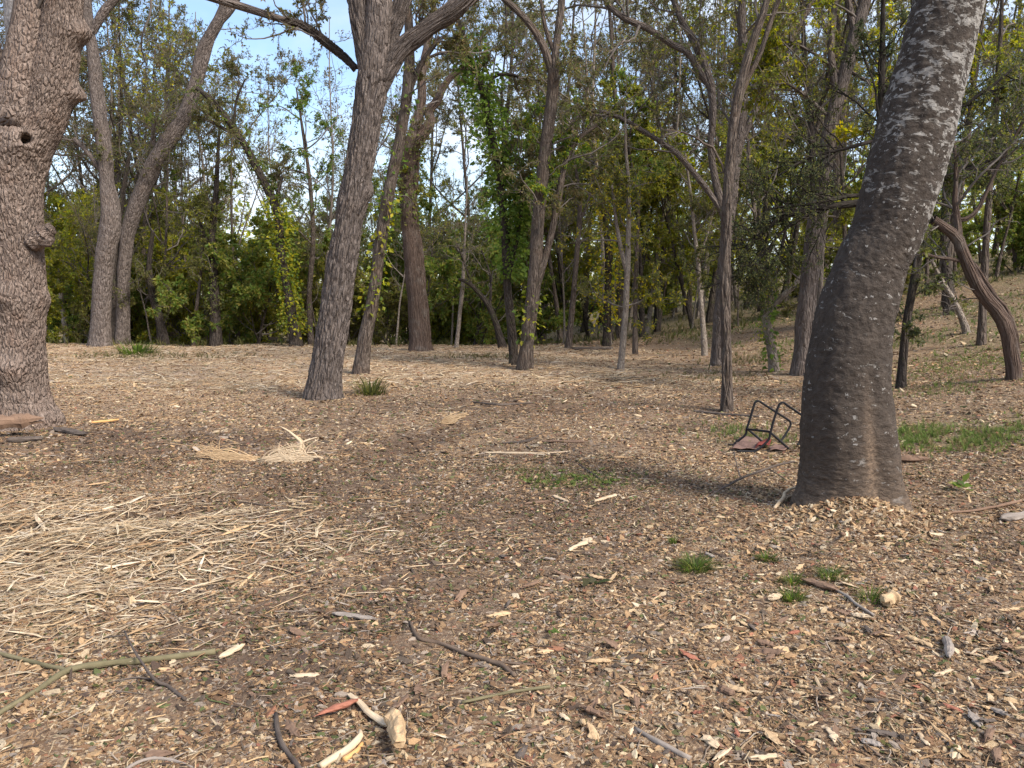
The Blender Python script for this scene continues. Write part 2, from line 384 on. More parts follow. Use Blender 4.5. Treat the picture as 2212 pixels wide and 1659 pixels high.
def tree(name, label, base, limbs, mat='mid', cfg=None, top=0, group=None, cat='tree', sides=14, flare=.25, ivy=None, step=.18, twig='twig', skip=0):
    B = hit(*base)
    if B[1] > 29 and base[0] < 1400: B = onground(B[0] * 29 / B[1], 29.0)       # the clearing ends at the crest
    wood, lf, ends = MB(), MB(), []
    tr = MB()
    for k, L in enumerate(limbs):
        P, r = limb(B[1], L)
        if k == 0:
            P = np.vstack([B - np.array([0, 0, .35]), P]) if L[0][1] < base[1] - 3 else np.vstack([P[:1] - np.array([0, 0, .35]), P]); r = np.concatenate([r[:1], r])
        if top and L[-1][1] < 40: P, r = top_up(P, r, top * (1 if k == 0 else .7))
        P, r = trunk_tube(tr, P, r, sides if k == 0 else max(8, sides - 3), step, flare=flare if k == 0 else 0)
        ends.append((P, r))
    root = empty(name, B); tag(root, label, cat, group)
    tr.build('trunk', BARK[mat], root, B)
    for c in ([cfg] if isinstance(cfg, dict) else (cfg or [])):
        sel = [ends[i] for i in c['on']] if 'on' in c else ends[skip:]
        crown(wood, lf, sel, {k: v for k, v in c.items() if k != 'on'})
    if wood.n: tag(wood.build('branches', BARK[twig], root, B), kind='stuff')
    if lf.n: tag(lf.build('crown', LEAF, root, B, smooth=False), kind='stuff')
    if ivy:
        iv = MB()
        for (li, t0, t1, n, rad, pal) in ivy:
            n = int(n * 2.2)
            P, r = ends[li]; t = (t0 + (t1 - t0) * rng.random(n)) * (len(P) - 1.01); k = t.astype(int); f = (t - k)[:, None]
            c = P[k] * (1 - f) + P[k + 1] * f; d = rng.normal(size=(n, 3)); d[:, 2] *= .4; d = unit(d)
            clump = .5 + .5 * vnoise(c * 2.2 + d * .8); out = r[k] + rad * clump * rng.random(n) ** .7
            leaves(iv, c + d * out[:, None], d, .11, pal, 'green', .25, .7, .5)
        tag(iv.build('ivy', LEAF, root, B, smooth=False), kind='stuff')
    return root
# ------------------------------------------------------------------ ground
def axis(fine0, fine1, step, far, g=1.07):
    a = list(np.arange(fine0, fine1, step)); s = step
    while a[-1] < far: s *= g; a.append(a[-1] + s)
    s = step; pre = []; x = fine0
    while x > -far: s *= g; x -= s; pre.append(x)
    return np.array(pre[::-1] + a)
gx, gy = axis(-6, 7, .075, 420, 1.09), axis(2.0, 12, .075, 420, 1.08)
GX, GY = np.meshgrid(gx, gy); fx, fy = GX.ravel(), GY.ravel()
g = MB(); nx, ny = len(gx), len(gy); I = np.arange(nx * ny).reshape(ny, nx)
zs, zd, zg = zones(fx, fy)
near = np.exp(-np.hypot(fx, fy - 4) / 9)
fz = gz(fx, fy) + near * .008 * fbm(np.stack([fx * 9, fy * 9, fx * 0], 1), 3)
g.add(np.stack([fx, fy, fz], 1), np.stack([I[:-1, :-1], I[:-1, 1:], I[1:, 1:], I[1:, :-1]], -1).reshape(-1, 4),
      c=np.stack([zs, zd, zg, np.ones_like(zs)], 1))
def ground_mat():
    m, nt, b, o = newmat('forest_floor'); v = nt.nodes.new('ShaderNodeTexCoord').outputs['Object']
    sp = nt.nodes.new('ShaderNodeSeparateColor'); nt.links.new(attr(nt, 'tint').outputs['Color'], sp.inputs[0])
    st, dk, gr = sp.outputs[0], sp.outputs[1], sp.outputs[2]
    n1 = noise(nt, v, 1.3, 6, .65); n2 = noise(nt, v, 9, 5, .7); n3 = noise(nt, v, 60, 4, .75); n4 = noise(nt, v, 260, 3, .7)
    vo = nd(nt, 'ShaderNodeTexVoronoi', Scale=95.0); nt.links.new(mapping(nt, v, (1, .6, 1)), vo.inputs['Vector'])
    cs = nt.nodes.new('ShaderNodeSeparateColor'); nt.links.new(vo.outputs['Color'], cs.inputs[0])
    soil = ramp(nt, n2, [(.25, (.13, .076, .044)), (.5, (.225, .138, .078)), (.75, (.32, .205, .118))])
    soil = mixc(nt, mrange(nt, n1, .45, .7, 0, .5), soil, (.20, .115, .07))
    frag = ramp(nt, cs.outputs[0], [(0, (.08, .052, .036)), (.35, (.18, .115, .072)), (.65, (.30, .205, .13)), (.9, (.44, .33, .22)), (1, (.55, .44, .32))])
    c = mixc(nt, mrange(nt, n3, .35, .65, .45, .95), soil, frag)
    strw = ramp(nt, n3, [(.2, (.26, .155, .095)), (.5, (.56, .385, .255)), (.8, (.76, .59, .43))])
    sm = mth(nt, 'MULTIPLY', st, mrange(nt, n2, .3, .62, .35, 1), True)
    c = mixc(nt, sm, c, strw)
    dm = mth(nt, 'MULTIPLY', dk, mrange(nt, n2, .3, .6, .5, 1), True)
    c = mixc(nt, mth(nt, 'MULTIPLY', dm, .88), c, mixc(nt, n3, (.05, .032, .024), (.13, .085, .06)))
    gm = mth(nt, 'MULTIPLY', gr, mrange(nt, n2, .42, .66), True)
    c = mixc(nt, gm, c, mixc(nt, n3, (.05, .075, .022), (.12, .15, .045)))
    nt.links.new(c, b.inputs['Base Color'])
    h = mth(nt, 'ADD', mth(nt, 'MULTIPLY', n3, .8), mth(nt, 'ADD', mth(nt, 'MULTIPLY', n4, .25), mth(nt, 'MULTIPLY', cs.outputs[1], .35)))
    bp = nd(nt, 'ShaderNodeBump', Strength=1.0, Distance=.02); nt.links.new(h, bp.inputs['Height']); nt.links.new(bp.outputs[0], b.inputs['Normal'])
    return m
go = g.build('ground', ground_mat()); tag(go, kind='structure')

# ------------------------------------------------------------------ loose litter (one uncountable mass, instanced)
def chip_shape(kind, r):
    m = MB()
    if kind == 'chip':
        x = np.array([-.5, -.2, .22, .5]); w = np.array([.10, .2, .19, .07]) * (.8 + .5 * r.random(4)); t = np.array([.025, .06, .055, .02]) * (.8 + .6 * r.random(4))
        ring = []
        for k in range(4):
            oy = .05 * r.normal(); ring += [(x[k], -w[k] + oy, -t[k]), (x[k] + .06 * r.normal(), w[k] + oy, -t[k] * .7), (x[k] + .05 * r.normal(), w[k] * .8 + oy, t[k]), (x[k], -w[k] * .85 + oy, t[k] * 1.1)]
        q = [[k * 4 + j, k * 4 + (j + 1) % 4, k * 4 + 4 + (j + 1) % 4, k * 4 + 4 + j] for k in range(3) for j in range(4)] + [[3, 2, 1, 0], [12, 13, 14, 15]]
        m.add(ring, q)
    elif kind == 'splinter':
        K = 4; P = np.stack([np.linspace(-.5, .5, K), .05 * r.normal(size=K), .02 * r.normal(size=K)], 1); tubes(m, P, np.array([.012, .034, .03, .008]) * (.7 + .6 * r.random()), 4)
        v = m.v[0]; v[:, 2] *= .6
    elif kind == 'fibre':
        K = 6; t = np.linspace(-.5, .5, K); P = np.stack([t, .10 * r.normal() * (t * 2) ** 2 + .02 * r.normal(size=K), .06 * r.normal() * (t * 2) ** 2 + .015], 1); tubes(m, P, np.array([.006, .012, .014, .013, .011, .004]), 3)
    elif kind == 'leaf':
        xs = np.linspace(-.5, .5, 5); wid = np.array([.02, .2, .26, .17, .01]); k1, k2 = r.normal() * .5, .25 + .3 * r.random()
        V = []
        for x, w in zip(xs, wid):
            for s in (-1, 0, 1): V.append((x, s * w, .03 + k1 * x * x * .4 + k2 * abs(s) * w + .03 * r.normal()))
        m.add(V, [[a * 3 + b, a * 3 + b + 1, a * 3 + b + 4, a * 3 + b + 3] for a in range(4) for b in range(2)])
    elif kind == 'crumb':
        th = np.arange(5) / 5 * 2 * np.pi
        V = [(0, 0, -.25)] + [((.4 + .15 * r.random()) * np.cos(a), (.3 + .1 * r.random()) * np.sin(a), .1 * r.normal()) for a in th] + [(.05 * r.normal(), .05, .26)]
        m.add(V, None, [[0, 1 + (k + 1) % 5, 1 + k] for k in range(5)] + [[6, 1 + k, 1 + (k + 1) % 5] for k in range(5)])
    elif kind == 'twig':
        K = 6; P = np.stack([np.linspace(-.5, .5, K), .045 * r.normal(size=K), .02 * r.normal(size=K)], 1); tubes(m, P, np.linspace(.02, .011, K), 5)
    elif kind == 'blade':
        V, q = [], []
        for n in range(9):
            a = r.random() * 6.28; d = np.array([np.cos(a), np.sin(a), 0]); s = np.array([-d[1], d[0], 0]); b0 = d * .08 * r.random(); h = .6 + .5 * r.random(); ln = .15 + .5 * r.random(); w = .022
            k = len(V)
            for t in (0, .5): V += [tuple(b0 + d * ln * t * t + s * w * (1 - .4 * t) + np.array([0, 0, h * t * (1 - .15 * t)])), tuple(b0 + d * ln * t * t - s * w * (1 - .4 * t) + np.array([0, 0, h * t * (1 - .15 * t)]))]
            V.append(tuple(b0 + d * ln + np.array([0, 0, h * .82]))); q.append((k, n))
        m.add(V, [[k, k + 1, k + 3, k + 2] for k, _ in q], [[k + 2, k + 3, k + 4] for k, _ in q])
    elif kind == 'sprig':
        for n in range(6):
            a = n * 2.4 + r.random(); d = np.array([[np.cos(a), np.sin(a), .35 + .4 * r.random()]]); leaves(m, np.array([[0, 0, .1 + .06 * n]]), d, .55, 'green', None, 0, .55, 0)
    return m
def litter_mat(name, rough=.85, trans=0.0):
    m, nt, b, o = newmat(name); a = attr(nt, 'tint', 'INSTANCER').outputs['Color']; v = nt.nodes.new('ShaderNodeTexCoord').outputs['Object']
    n = noise(nt, mapping(nt, v, (2, 11, 11)), 2.2, 4, .7); n2 = noise(nt, v, 1.3, 2)
    c = mixc(nt, mrange(nt, n, .3, .7), a, mixc(nt, .62, a, (.09, .06, .04))); nt.links.new(c, b.inputs['Base Color']); b.inputs['Roughness'].default_value = rough
    bp = nd(nt, 'ShaderNodeBump', Strength=.5, Distance=.02); nt.links.new(n, bp.inputs['Height']); nt.links.new(bp.outputs[0], b.inputs['Normal'])
    if trans:
        t = nt.nodes.new('ShaderNodeBsdfTranslucent'); ms = nt.nodes.new('ShaderNodeMixShader'); ms.inputs[0].default_value = trans; nt.links.new(a, t.inputs['Color'])
        nt.links.new(b.outputs[0], ms.inputs[1]); nt.links.new(t.outputs[0], ms.inputs[2]); nt.links.new(ms.outputs[0], o.inputs[0])
    return m
LM = litter_mat('wood_litter'); GM = litter_mat('blade_litter', .6, .35)
KINDS_ = ['chip', 'chip', 'chip', 'chip', 'splinter', 'splinter', 'splinter', 'fibre', 'fibre', 'fibre', 'leaf', 'leaf', 'leaf', 'crumb', 'crumb', 'twig', 'twig', 'blade', 'blade', 'sprig']
KI = {}
shapes = bpy.data.collections.new('litter_shapes')
for k, kd in enumerate(KINDS_):
    me = chip_shape(kd, np.random.default_rng(50 + k)).mesh('litter_piece', smooth=kd in ('fibre', 'twig', 'blade', 'sprig', 'leaf'))
    ob = bpy.data.objects.new('a%02d' % k, me); ob.data.materials.append(GM if kd in ('blade', 'sprig') else LM); shapes.objects.link(ob); KI.setdefault(kd, []).append(k)
def scatter_group():
    ng = bpy.data.node_groups.new('scatter', 'GeometryNodeTree')
    ng.interface.new_socket('Geometry', in_out='INPUT', socket_type='NodeSocketGeometry'); ng.interface.new_socket('Geometry', in_out='OUTPUT', socket_type='NodeSocketGeometry')
    gi, go_ = ng.nodes.new('NodeGroupInput'), ng.nodes.new('NodeGroupOutput')
    ci = ng.nodes.new('GeometryNodeCollectionInfo'); ci.inputs['Collection'].default_value = shapes; ci.inputs['Separate Children'].default_value = True; ci.inputs['Reset Children'].default_value = True
    ip = ng.nodes.new('GeometryNodeInstanceOnPoints'); ip.inputs['Pick Instance'].default_value = True
    def na(t, name):
        n = ng.nodes.new('GeometryNodeInputNamedAttribute'); n.data_type = t; n.inputs['Name'].default_value = name; return n.outputs[0]
    ng.links.new(gi.outputs[0], ip.inputs['Points']); ng.links.new(ci.outputs[0], ip.inputs['Instance'])
    ng.links.new(na('INT', 'kind_index'), ip.inputs['Instance Index']); ng.links.new(na('FLOAT_VECTOR', 'rot'), ip.inputs['Rotation']); ng.links.new(na('FLOAT_VECTOR', 'scl'), ip.inputs['Scale'])
    ng.links.new(ip.outputs[0], go_.inputs[0]); return ng
SG = scatter_group()
class Scatter:
    def __init__(s): s.p, s.r, s.s, s.k, s.c = [], [], [], [], []
    def add(s, P, Rt, S, k, C): s.p.append(P); s.r.append(Rt); s.s.append(S); s.k.append(k); s.c.append(np.concatenate([C, np.ones((len(C), 1))], 1))
    def build(s, name):
        P = np.concatenate(s.p); me = bpy.data.meshes.new(name); me.vertices.add(len(P)); me.vertices.foreach_set('co', P.astype(np.float32).ravel())
        for n, t, f, d in (('rot', 'FLOAT_VECTOR', 'vector', s.r), ('scl', 'FLOAT_VECTOR', 'vector', s.s), ('tint', 'FLOAT_COLOR', 'color', s.c)):
            me.attributes.new(n, t, 'POINT').data.foreach_set(f, np.concatenate(d).astype(np.float32).ravel())
        me.attributes.new('kind_index', 'INT', 'POINT').data.foreach_set('value', np.concatenate(s.k).astype(np.int32))
        o = bpy.data.objects.new(name, me); col.objects.link(o); md = o.modifiers.new('scatter', 'NODES'); md.node_group = SG; tag(o, kind='stuff'); return o
def area(n, d0, d1, power, side=1.2):
    u = rng.random(n); a = 2 - power
    d = (d0 ** a + u * (d1 ** a - d0 ** a)) ** (1 / a); return (rng.random(n) * 2 - 1) * (.68 * d + side), d
PALL = dict(tan=[(.44, .275, .145), (.53, .345, .185), (.37, .23, .12), (.59, .405, .225)], pale=[(.58, .44, .28), (.65, .515, .345), (.54, .40, .24), (.69, .565, .39)],
            brown=[(.20, .112, .06), (.25, .145, .08), (.155, .09, .05), (.29, .175, .095)], dark=[(.06, .042, .033), (.09, .065, .048), (.075, .05, .04), (.11, .085, .065)],
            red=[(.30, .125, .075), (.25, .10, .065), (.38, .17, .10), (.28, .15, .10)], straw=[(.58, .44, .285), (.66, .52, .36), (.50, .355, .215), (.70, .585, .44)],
            grey=[(.28, .215, .165), (.36, .29, .23), (.23, .175, .135), (.42, .345, .28)], grn=[(.09, .12, .04), (.13, .15, .05), (.07, .10, .03), (.16, .165, .07)])
def pick(names, probs, n):
    a = np.array([PALL[k] for k in names]); i = rng.choice(len(names), n, p=np.array(probs) / sum(probs)); return a[i, rng.integers(0, 4, n)] * (.75 + .5 * rng.random((n, 1)))
def kinds(name, n): return np.array(KI[name])[rng.integers(0, len(KI[name]), n)]
def put(sc_, x, y, kind, L, C, tilt=.25, aspect=None, lift=.3, yaw=None):
    n = len(x); z = gz(x, y); rot = np.stack([tilt * rng.normal(size=n), tilt * rng.normal(size=n), rng.random(n) * 6.283 if yaw is None else yaw], 1)
    S = np.repeat(L[:, None], 3, 1) * (np.array([1, 1, 1]) if aspect is None else aspect)
    sc_.add(np.stack([x, y, z + L * lift * .1 * (-.5 + 2.0 * rng.random(n))], 1), rot, S, kinds(kind, n), C)
chips = Scatter()
def thin(x, y, p): k = rng.random(len(x)) < p; return x[k], y[k]
for (n, d0, d1, pw, k) in ((460000, 2.3, 8, .9, .92), (140000, 7.5, 15, .7, 1.35), (70000, 14, 34, .9, 2.2)):
    x, y = area(n, d0, d1, pw); s, d, gr = zones(x, y)
    # sawdust crumbs and small chips: brown floor
    cl = fbm(np.stack([x * 2.6, y * 2.6, x * 0], 1), 3); xx, yy = thin(x, y, np.clip((.72 - .15 * s) * (1 + .8 * cl), .06, 1)); m = len(xx); s2, d2, _ = zones(xx, yy)
    C = pick(['tan', 'pale', 'brown', 'dark', 'red', 'grey'], [.40, .22, .20, .07, .035, .08], m)
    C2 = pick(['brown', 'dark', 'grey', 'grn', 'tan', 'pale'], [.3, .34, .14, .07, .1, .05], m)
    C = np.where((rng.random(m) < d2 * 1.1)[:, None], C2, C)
    L = k * (.011 + .026 * rng.random(m) ** 1.7 + .05 * (rng.random(m) < .06) * rng.random(m))
    h = m // 3
    put(chips, xx[:h], yy[:h], 'crumb', L[:h] * .8, C[:h], .5); put(chips, xx[h:2 * h], yy[h:2 * h], 'chip', L[h:2 * h] * 1.25, C[h:2 * h], .35); put(chips, xx[2 * h:], yy[2 * h:], 'splinter', L[2 * h:] * 2.0, C[2 * h:], .25)
    chips_done = True
    # dry curled leaves
    x, y = area(int(n * .11), d0, d1, pw); m = len(x); s2, d2, _ = zones(x, y)
    C = np.where((rng.random(m) < .25)[:, None], pick(['grn', 'red'], [.7, .3], m), pick(['brown', 'dark', 'grey', 'tan'], [.4, .3, .2, .2], m))
    put(chips, x, y, 'leaf', k * (.02 + .035 * rng.random(m)), C, .35)
    # twiglets
    x, y = area(int(n * .05), d0, d1, pw); m = len(x)
    put(chips, x, y, 'twig', k * (.05 + .14 * rng.random(m) ** 2), pick(['grey', 'brown', 'dark', 'tan'], [.3, .3, .2, .2], m), .08)
chips.build('wood_chip_mulch')
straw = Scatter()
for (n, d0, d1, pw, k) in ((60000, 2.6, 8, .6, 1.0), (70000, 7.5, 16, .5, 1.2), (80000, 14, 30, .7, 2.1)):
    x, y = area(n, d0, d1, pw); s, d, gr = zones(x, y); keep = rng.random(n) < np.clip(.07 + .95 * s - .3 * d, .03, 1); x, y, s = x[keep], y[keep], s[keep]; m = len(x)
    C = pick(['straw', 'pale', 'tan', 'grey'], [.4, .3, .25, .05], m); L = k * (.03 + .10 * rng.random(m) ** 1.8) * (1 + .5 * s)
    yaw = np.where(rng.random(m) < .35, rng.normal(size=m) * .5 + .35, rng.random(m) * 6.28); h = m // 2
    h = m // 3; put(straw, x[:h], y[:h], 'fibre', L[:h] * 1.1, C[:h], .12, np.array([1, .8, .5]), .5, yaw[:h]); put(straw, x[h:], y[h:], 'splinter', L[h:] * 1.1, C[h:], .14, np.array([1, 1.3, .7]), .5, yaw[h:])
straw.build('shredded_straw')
def heap(cX, cY, rx, ry, n, hgt, L0, L1, name, pal=(['straw', 'pale', 'tan'], [.4, .4, .2])):
    c = flat(cX, cY); x = c[0] + rx * rng.normal(size=n); y = c[1] + ry * rng.normal(size=n); m = n; s = Scatter()
    z = gz(x, y) + hgt * rng.random(n) * np.exp(-((x - c[0]) / rx) ** 2 - ((y - c[1]) / ry) ** 2)
    L = L0 + (L1 - L0) * rng.random(n) ** 1.6; yaw = np.where(rng.random(n) < .4, .45 + .6 * rng.normal(size=n), rng.random(n) * 6.28)
    k = np.where(rng.random(n) < .3, kinds('fibre', n), kinds('splinter', n))
    s.add(np.stack([x, y, z + .012], 1), np.stack([.2 * rng.normal(size=n), .16 * rng.normal(size=n), yaw], 1), np.repeat(L[:, None], 3, 1) * np.stack([np.ones(n), .5 + 1.1 * rng.random(n) ** 2, .5 + .3 * rng.random(n)], 1), k, pick(*pal, n)); return s.build(name)
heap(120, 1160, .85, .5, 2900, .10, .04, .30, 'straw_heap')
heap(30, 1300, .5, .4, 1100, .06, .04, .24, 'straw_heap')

# chips banked against the lichen trunk
ch = Scatter(); n = 1500; c = MOUND; x = c[0] + .34 * rng.normal(size=n); y = c[1] + .2 * rng.normal(size=n) - .02
put(ch, x, y, 'chip', .018 + .055 * rng.random(n) ** 1.6, pick(['tan', 'pale', 'brown'], [.55, .3, .15], n), .5, None, 1.2); ch.build('banked_wood_chips')
# grass and ground plants
grass = Scatter()
def green(X, Y, rx, ry, n, L0, L1, kind='blade', pal='lawn'):
    c = hit(X, Y); x = c[0] + rx * rng.normal(size=n); y = c[1] + ry * rng.normal(size=n); C = np.array(PAL[pal])[rng.integers(0, 4, n)] * (.8 + .5 * rng.random((n, 1)))
    kp = fbm(np.stack([x * 3.5, y * 3.5, x * 0], 1), 3) > -.22; x, y, C = x[kp], y[kp], C[kp]; n = len(x); br = rng.random(n) < .14; C = np.where(br[:, None], np.array([.30, .23, .11]), C)
    L = L0 + (L1 - L0) * rng.random(n) ** 1.5; put(grass, x, y, kind, L, C, .2, None, 0)
green(2110, 950, .75, .36, 1100, .04, .13); green(2110, 950, .75, .36, 420, .04, .08, 'sprig'); green(1990, 945, .25, .3, 250, .06, .16)
green(2150, 780, 1.2, .8, 1300, .04, .10); green(2150, 775, 1.2, .8, 400, .04, .08, 'sprig'); green(2060, 835, .7, .35, 400, .04, .09)
green(1250, 1040, .33, .16, 160, .03, .075); green(1250, 1040, .33, .16, 90, .04, .08, 'sprig'); green(1120, 1018, .2, .1, 60, .03, .06); green(1190, 1035, .5, .25, 60, .03, .07, 'sprig', 'olive')
green(1610, 935, .3, .3, 160, .04, .13); green(1690, 950, .3, .3, 130, .04, .11); green(1060, 772, .9, .6, 350, .06, .18, 'blade', 'olive'); green(330, 770, 1.5, .6, 420, .06, .2, 'blade', 'olive')
green(1540, 815, .6, .8, 200, .06, .16, 'blade', 'olive'); green(1610, 780, .6, .8, 200, .08, .2, 'blade', 'olive'); green(760, 1120, .6, .4, 70, .03, .06, 'sprig', 'olive')
x, y = area(2600, 27.5, 46, 1.0); put(grass, x, y, 'blade', .12 + .35 * rng.random(2600), np.array(PAL['olive'])[rng.integers(0, 4, 2600)] * 1.1, .25, None, 0)
x, y = area(420, 2.6, 9, .5); put(grass, x, y, 'sprig', .02 + .035 * rng.random(420), np.array(PAL['olive'])[rng.integers(0, 4, 420)], .3, None, 0)
x = 6 + 9 * rng.random(6000); y = 8 + 24 * rng.random(6000); _, _, gr = zones(x, y); x, y = thin(x, y, gr); put(grass, x, y, 'blade', .05 + .14 * rng.random(len(x)), np.array(PAL['lawn'])[rng.integers(0, 4, len(x))], .2, None, 0)
grass.build('ground_cover_grass')

# ------------------------------------------------------------------ foreground trunks with modelled bark
def hero(name, label, base, limbs, voxel, barkfn, mat, bumps=(), top=4, cfg=None, flare=.3, ground_lobes=0):
    B = hit(*base); m = MB(); C = []; ends = []
    for k, L in enumerate(limbs):
        P, r = limb(B[1], L)
        if k == 0: P = np.vstack([P[:1] - np.array([0, 0, .4]), P]); r = np.concatenate([r[:1], r])
        P, r = dense(P, r, .06)
        if k == 0: r = r * (1 + flare * np.exp(-np.maximum(P[:, 2] - B[2], 0) / .28))
        tubes(m, P, r, 40, caps=True); C.append((P, r)); ends.append((P, r))
    tmp = bpy.data.objects.new('tmp', m.mesh('tmp')); col.objects.link(tmp)
    md = tmp.modifiers.new('r', 'REMESH'); md.mode = 'VOXEL'; md.voxel_size = voxel
    sm = tmp.modifiers.new('s', 'SMOOTH'); sm.factor = .5; sm.iterations = 14
    me = bpy.data.meshes.new_from_object(tmp.evaluated_get(bpy.context.evaluated_depsgraph_get()))
    bpy.data.objects.remove(tmp)
    n = len(me.vertices); v = np.empty(n * 3, np.float32); me.vertices.foreach_get('co', v); v = v.reshape(-1, 3).astype(float)
    nr = np.empty(n * 3, np.float32); me.vertices.foreach_get('normal', nr); nr = nr.reshape(-1, 3)
    allP, allT, allR, allS, allA, off = [], [], [], [], [], []
    for k, (P, r) in enumerate(C):
        T = unit(np.gradient(P, axis=0)); ref = np.array([0, 1.0, 0]); A = unit(np.cross(T, ref)); s = np.concatenate([[0], np.cumsum(np.linalg.norm(np.diff(P, axis=0), axis=1))])
        allP.append(P); allT.append(T); allR.append(r); allS.append(s); allA.append(A); off.append(np.full(len(P), k * 0.0))
    allP, allT, allR, allS, allA = map(np.concatenate, (allP, allT, allR, allS, allA)); bi = np.empty(n, int)
    for a in range(0, n, 20000):
        d = np.linalg.norm(v[a:a + 20000, None] - allP[None], axis=2) / allR[None]; bi[a:a + 20000] = d.argmin(1)
    e = v - allP[bi]; T = allT[bi]; along = (e * T).sum(1); e = e - T * along[:, None]; A = allA[bi]; Bn = np.cross(T, A)
    ca, sa = (e * A).sum(1), (e * Bn).sum(1); q = np.maximum(np.hypot(ca, sa), 1e-6); RR = np.mean(C[0][1])
    bc = np.stack([ca / q * RR, sa / q * RR, v[:, 2]], 1)
    dsp = barkfn(bc, v)
    for (X, Y, rad, amp) in bumps:
        c0 = at(X, Y, B[1] - .3); rd = unit(c0 - CAM); t = (v - CAM) @ rd; dd = np.linalg.norm(v - CAM - rd * t[:, None], axis=1); fr = t < np.median(t) + .0 + 0 * t
        facing = (nr @ -rd) > -.2
        dsp = dsp + facing * amp * np.exp(-(dd / rad) ** 2)
    v = v + nr * dsp[:, None] - B
    me.vertices.foreach_set('co', v.astype(np.float32).ravel())
    a = me.attributes.new('bc', 'FLOAT_VECTOR', 'POINT'); a.data.foreach_set('vector', bc.astype(np.float32).ravel())
    me.polygons.foreach_set('use_smooth', np.ones(len(me.polygons), bool)); me.update()
    root = empty(name, B); tag(root, label, 'tree')
    to = bpy.data.objects.new('trunk', me); me.materials.clear(); me.materials.append(BARK[mat]); col.objects.link(to); to.parent = root
    wood, lf, up = MB(), MB(), []
    for k, (P, r) in enumerate(ends):
        if P[-1, 2] > B[2] + 3 and top:
            Q, rq = top_up(P[-4:], r[-4:], top); Q, rq = Q[2:], rq[2:]; Q, rq = dense(Q, rq, .25); lm_ = MB(); tubes(lm_, Q, rq, 12); lm_.build('limb', BARK[mat], root, B); up.append((Q, rq))
    for c in (cfg or []):
        crown(wood, lf, [ends[i] for i in c['on']] if 'on' in c else up, {k: w for k, w in c.items() if k != 'on'})
    if wood.n: tag(wood.build('branches', BARK['twig'], root, B), kind='stuff')
    if lf.n: tag(lf.build('crown', LEAF, root, B, smooth=False), kind='stuff')
    return root, B
def plates(bc, v, fx=30.0, fz=5.5, h=.011, tilt=.009, lump=.02):
    w = bc + .02 * np.stack([vnoise(bc * 7), vnoise(bc * 7 + 40), 2 * vnoise(bc * 7 + 80)], 1)
    f1, f2, cid = voro(w * np.array([fx, fx, fz])); return sstep(0, .22, f2 - f1) * h + (cid - .5) * tilt - f1 * .004 + lump * fbm(v * 2.2, 2) + .003 * fbm(bc * 40, 2)
def ridges(bc, v):
    w = bc + .03 * np.stack([vnoise(bc * np.array([6, 6, 2.5])), vnoise(bc * np.array([6, 6, 2.5]) + 40), 0 * bc[:, 0]], 1)
    f1, f2, cid = voro(w * np.array([17, 17, 2.6])); return sstep(0, .35, f2 - f1) * .022 - .014 + (cid - .5) * .015 - f1 * .006 + .016 * fbm(v * 2.2, 2) + .003 * fbm(bc * np.array([50, 50, 20]), 2)
big, BB = hero('burled_tree', 'thick forked tree with shaggy bark, knobs and a hollow at the left edge', (48, 920),
    [[(44, 905, 120), (40, 780, 104), (40, 640, 100), (36, 520, 96), (34, 400, 108), (38, 330, 126), (42, 285, 116)],
     [(48, 350, 92), (90, 255, 90), (110, 190, 88), (123, 130, 84), (134, 60, 70), (137, 0, 68), (142, -120, 66)],
     [(22, 350, 90), (-2, 245, 66), (-20, 160, 58), (-32, 100, 56), (-44, -20, 54), (-50, -120, 52)]],
    .0135, plates, 'shag', bumps=[(52, 306, .13, .10), (55, 301, .048, -.34), (168, 70, .13, .12), (168, 205, .10, .14), (10, 640, .16, .10), (14, 800, .17, .13), (98, 650, .12, .05), (90, 905, .22, .05), (118, 905, .12, .04)],
    top=3.5, cfg=[dict(nb=5, bl=2.6, nt=4, ns=3, nl=4, size=.06, pal='mixed', bare=.35)])
for pts, mt_ in (([(44, 330, 50, .25), (38, 215, 26, .4), (48, 130, 25, .45), (78, 60, 28, .3), (108, 8, 26, .1)], 'shag'), ([(44, 300, 30, .5), (42, 200, 32, .8), (39, 120, 42, 1.0), (37, 60, 46, 1.1), (36, 0, 48, 1.2), (34, -120, 46, 1.3)], 'silver')):
    m = MB(); trunk_tube(m, *limb(BB[1], pts), 24, .05); m.build('limb', BARK[mt_], big, BB)
stub = MB(); P, r = dense(*limb(BB[1] - .12, [(66, 525, 40), (88, 512, 44), (102, 500, 34), (113, 491, 22)]), .015); r = r * (1 + .22 * vnoise(np.stack([np.arange(len(r)) * .8, r * 0, r * 0], 1))); tubes(stub, P, r, 22, caps=True)
P, r = dense(*limb(BB[1] - .15, [(90, 522, 22), (102, 522, 24), (110, 514, 16)]), .015); tubes(stub, P, r, 16, caps=True)
b_ = stub.bc; stub.v = [v + .012 * np.stack([vnoise(v * 30), vnoise(v * 30 + 9), vnoise(v * 30 + 20)], 1) for v in stub.v]
stub.build('branch_stub', BARK['shag'], big, BB)

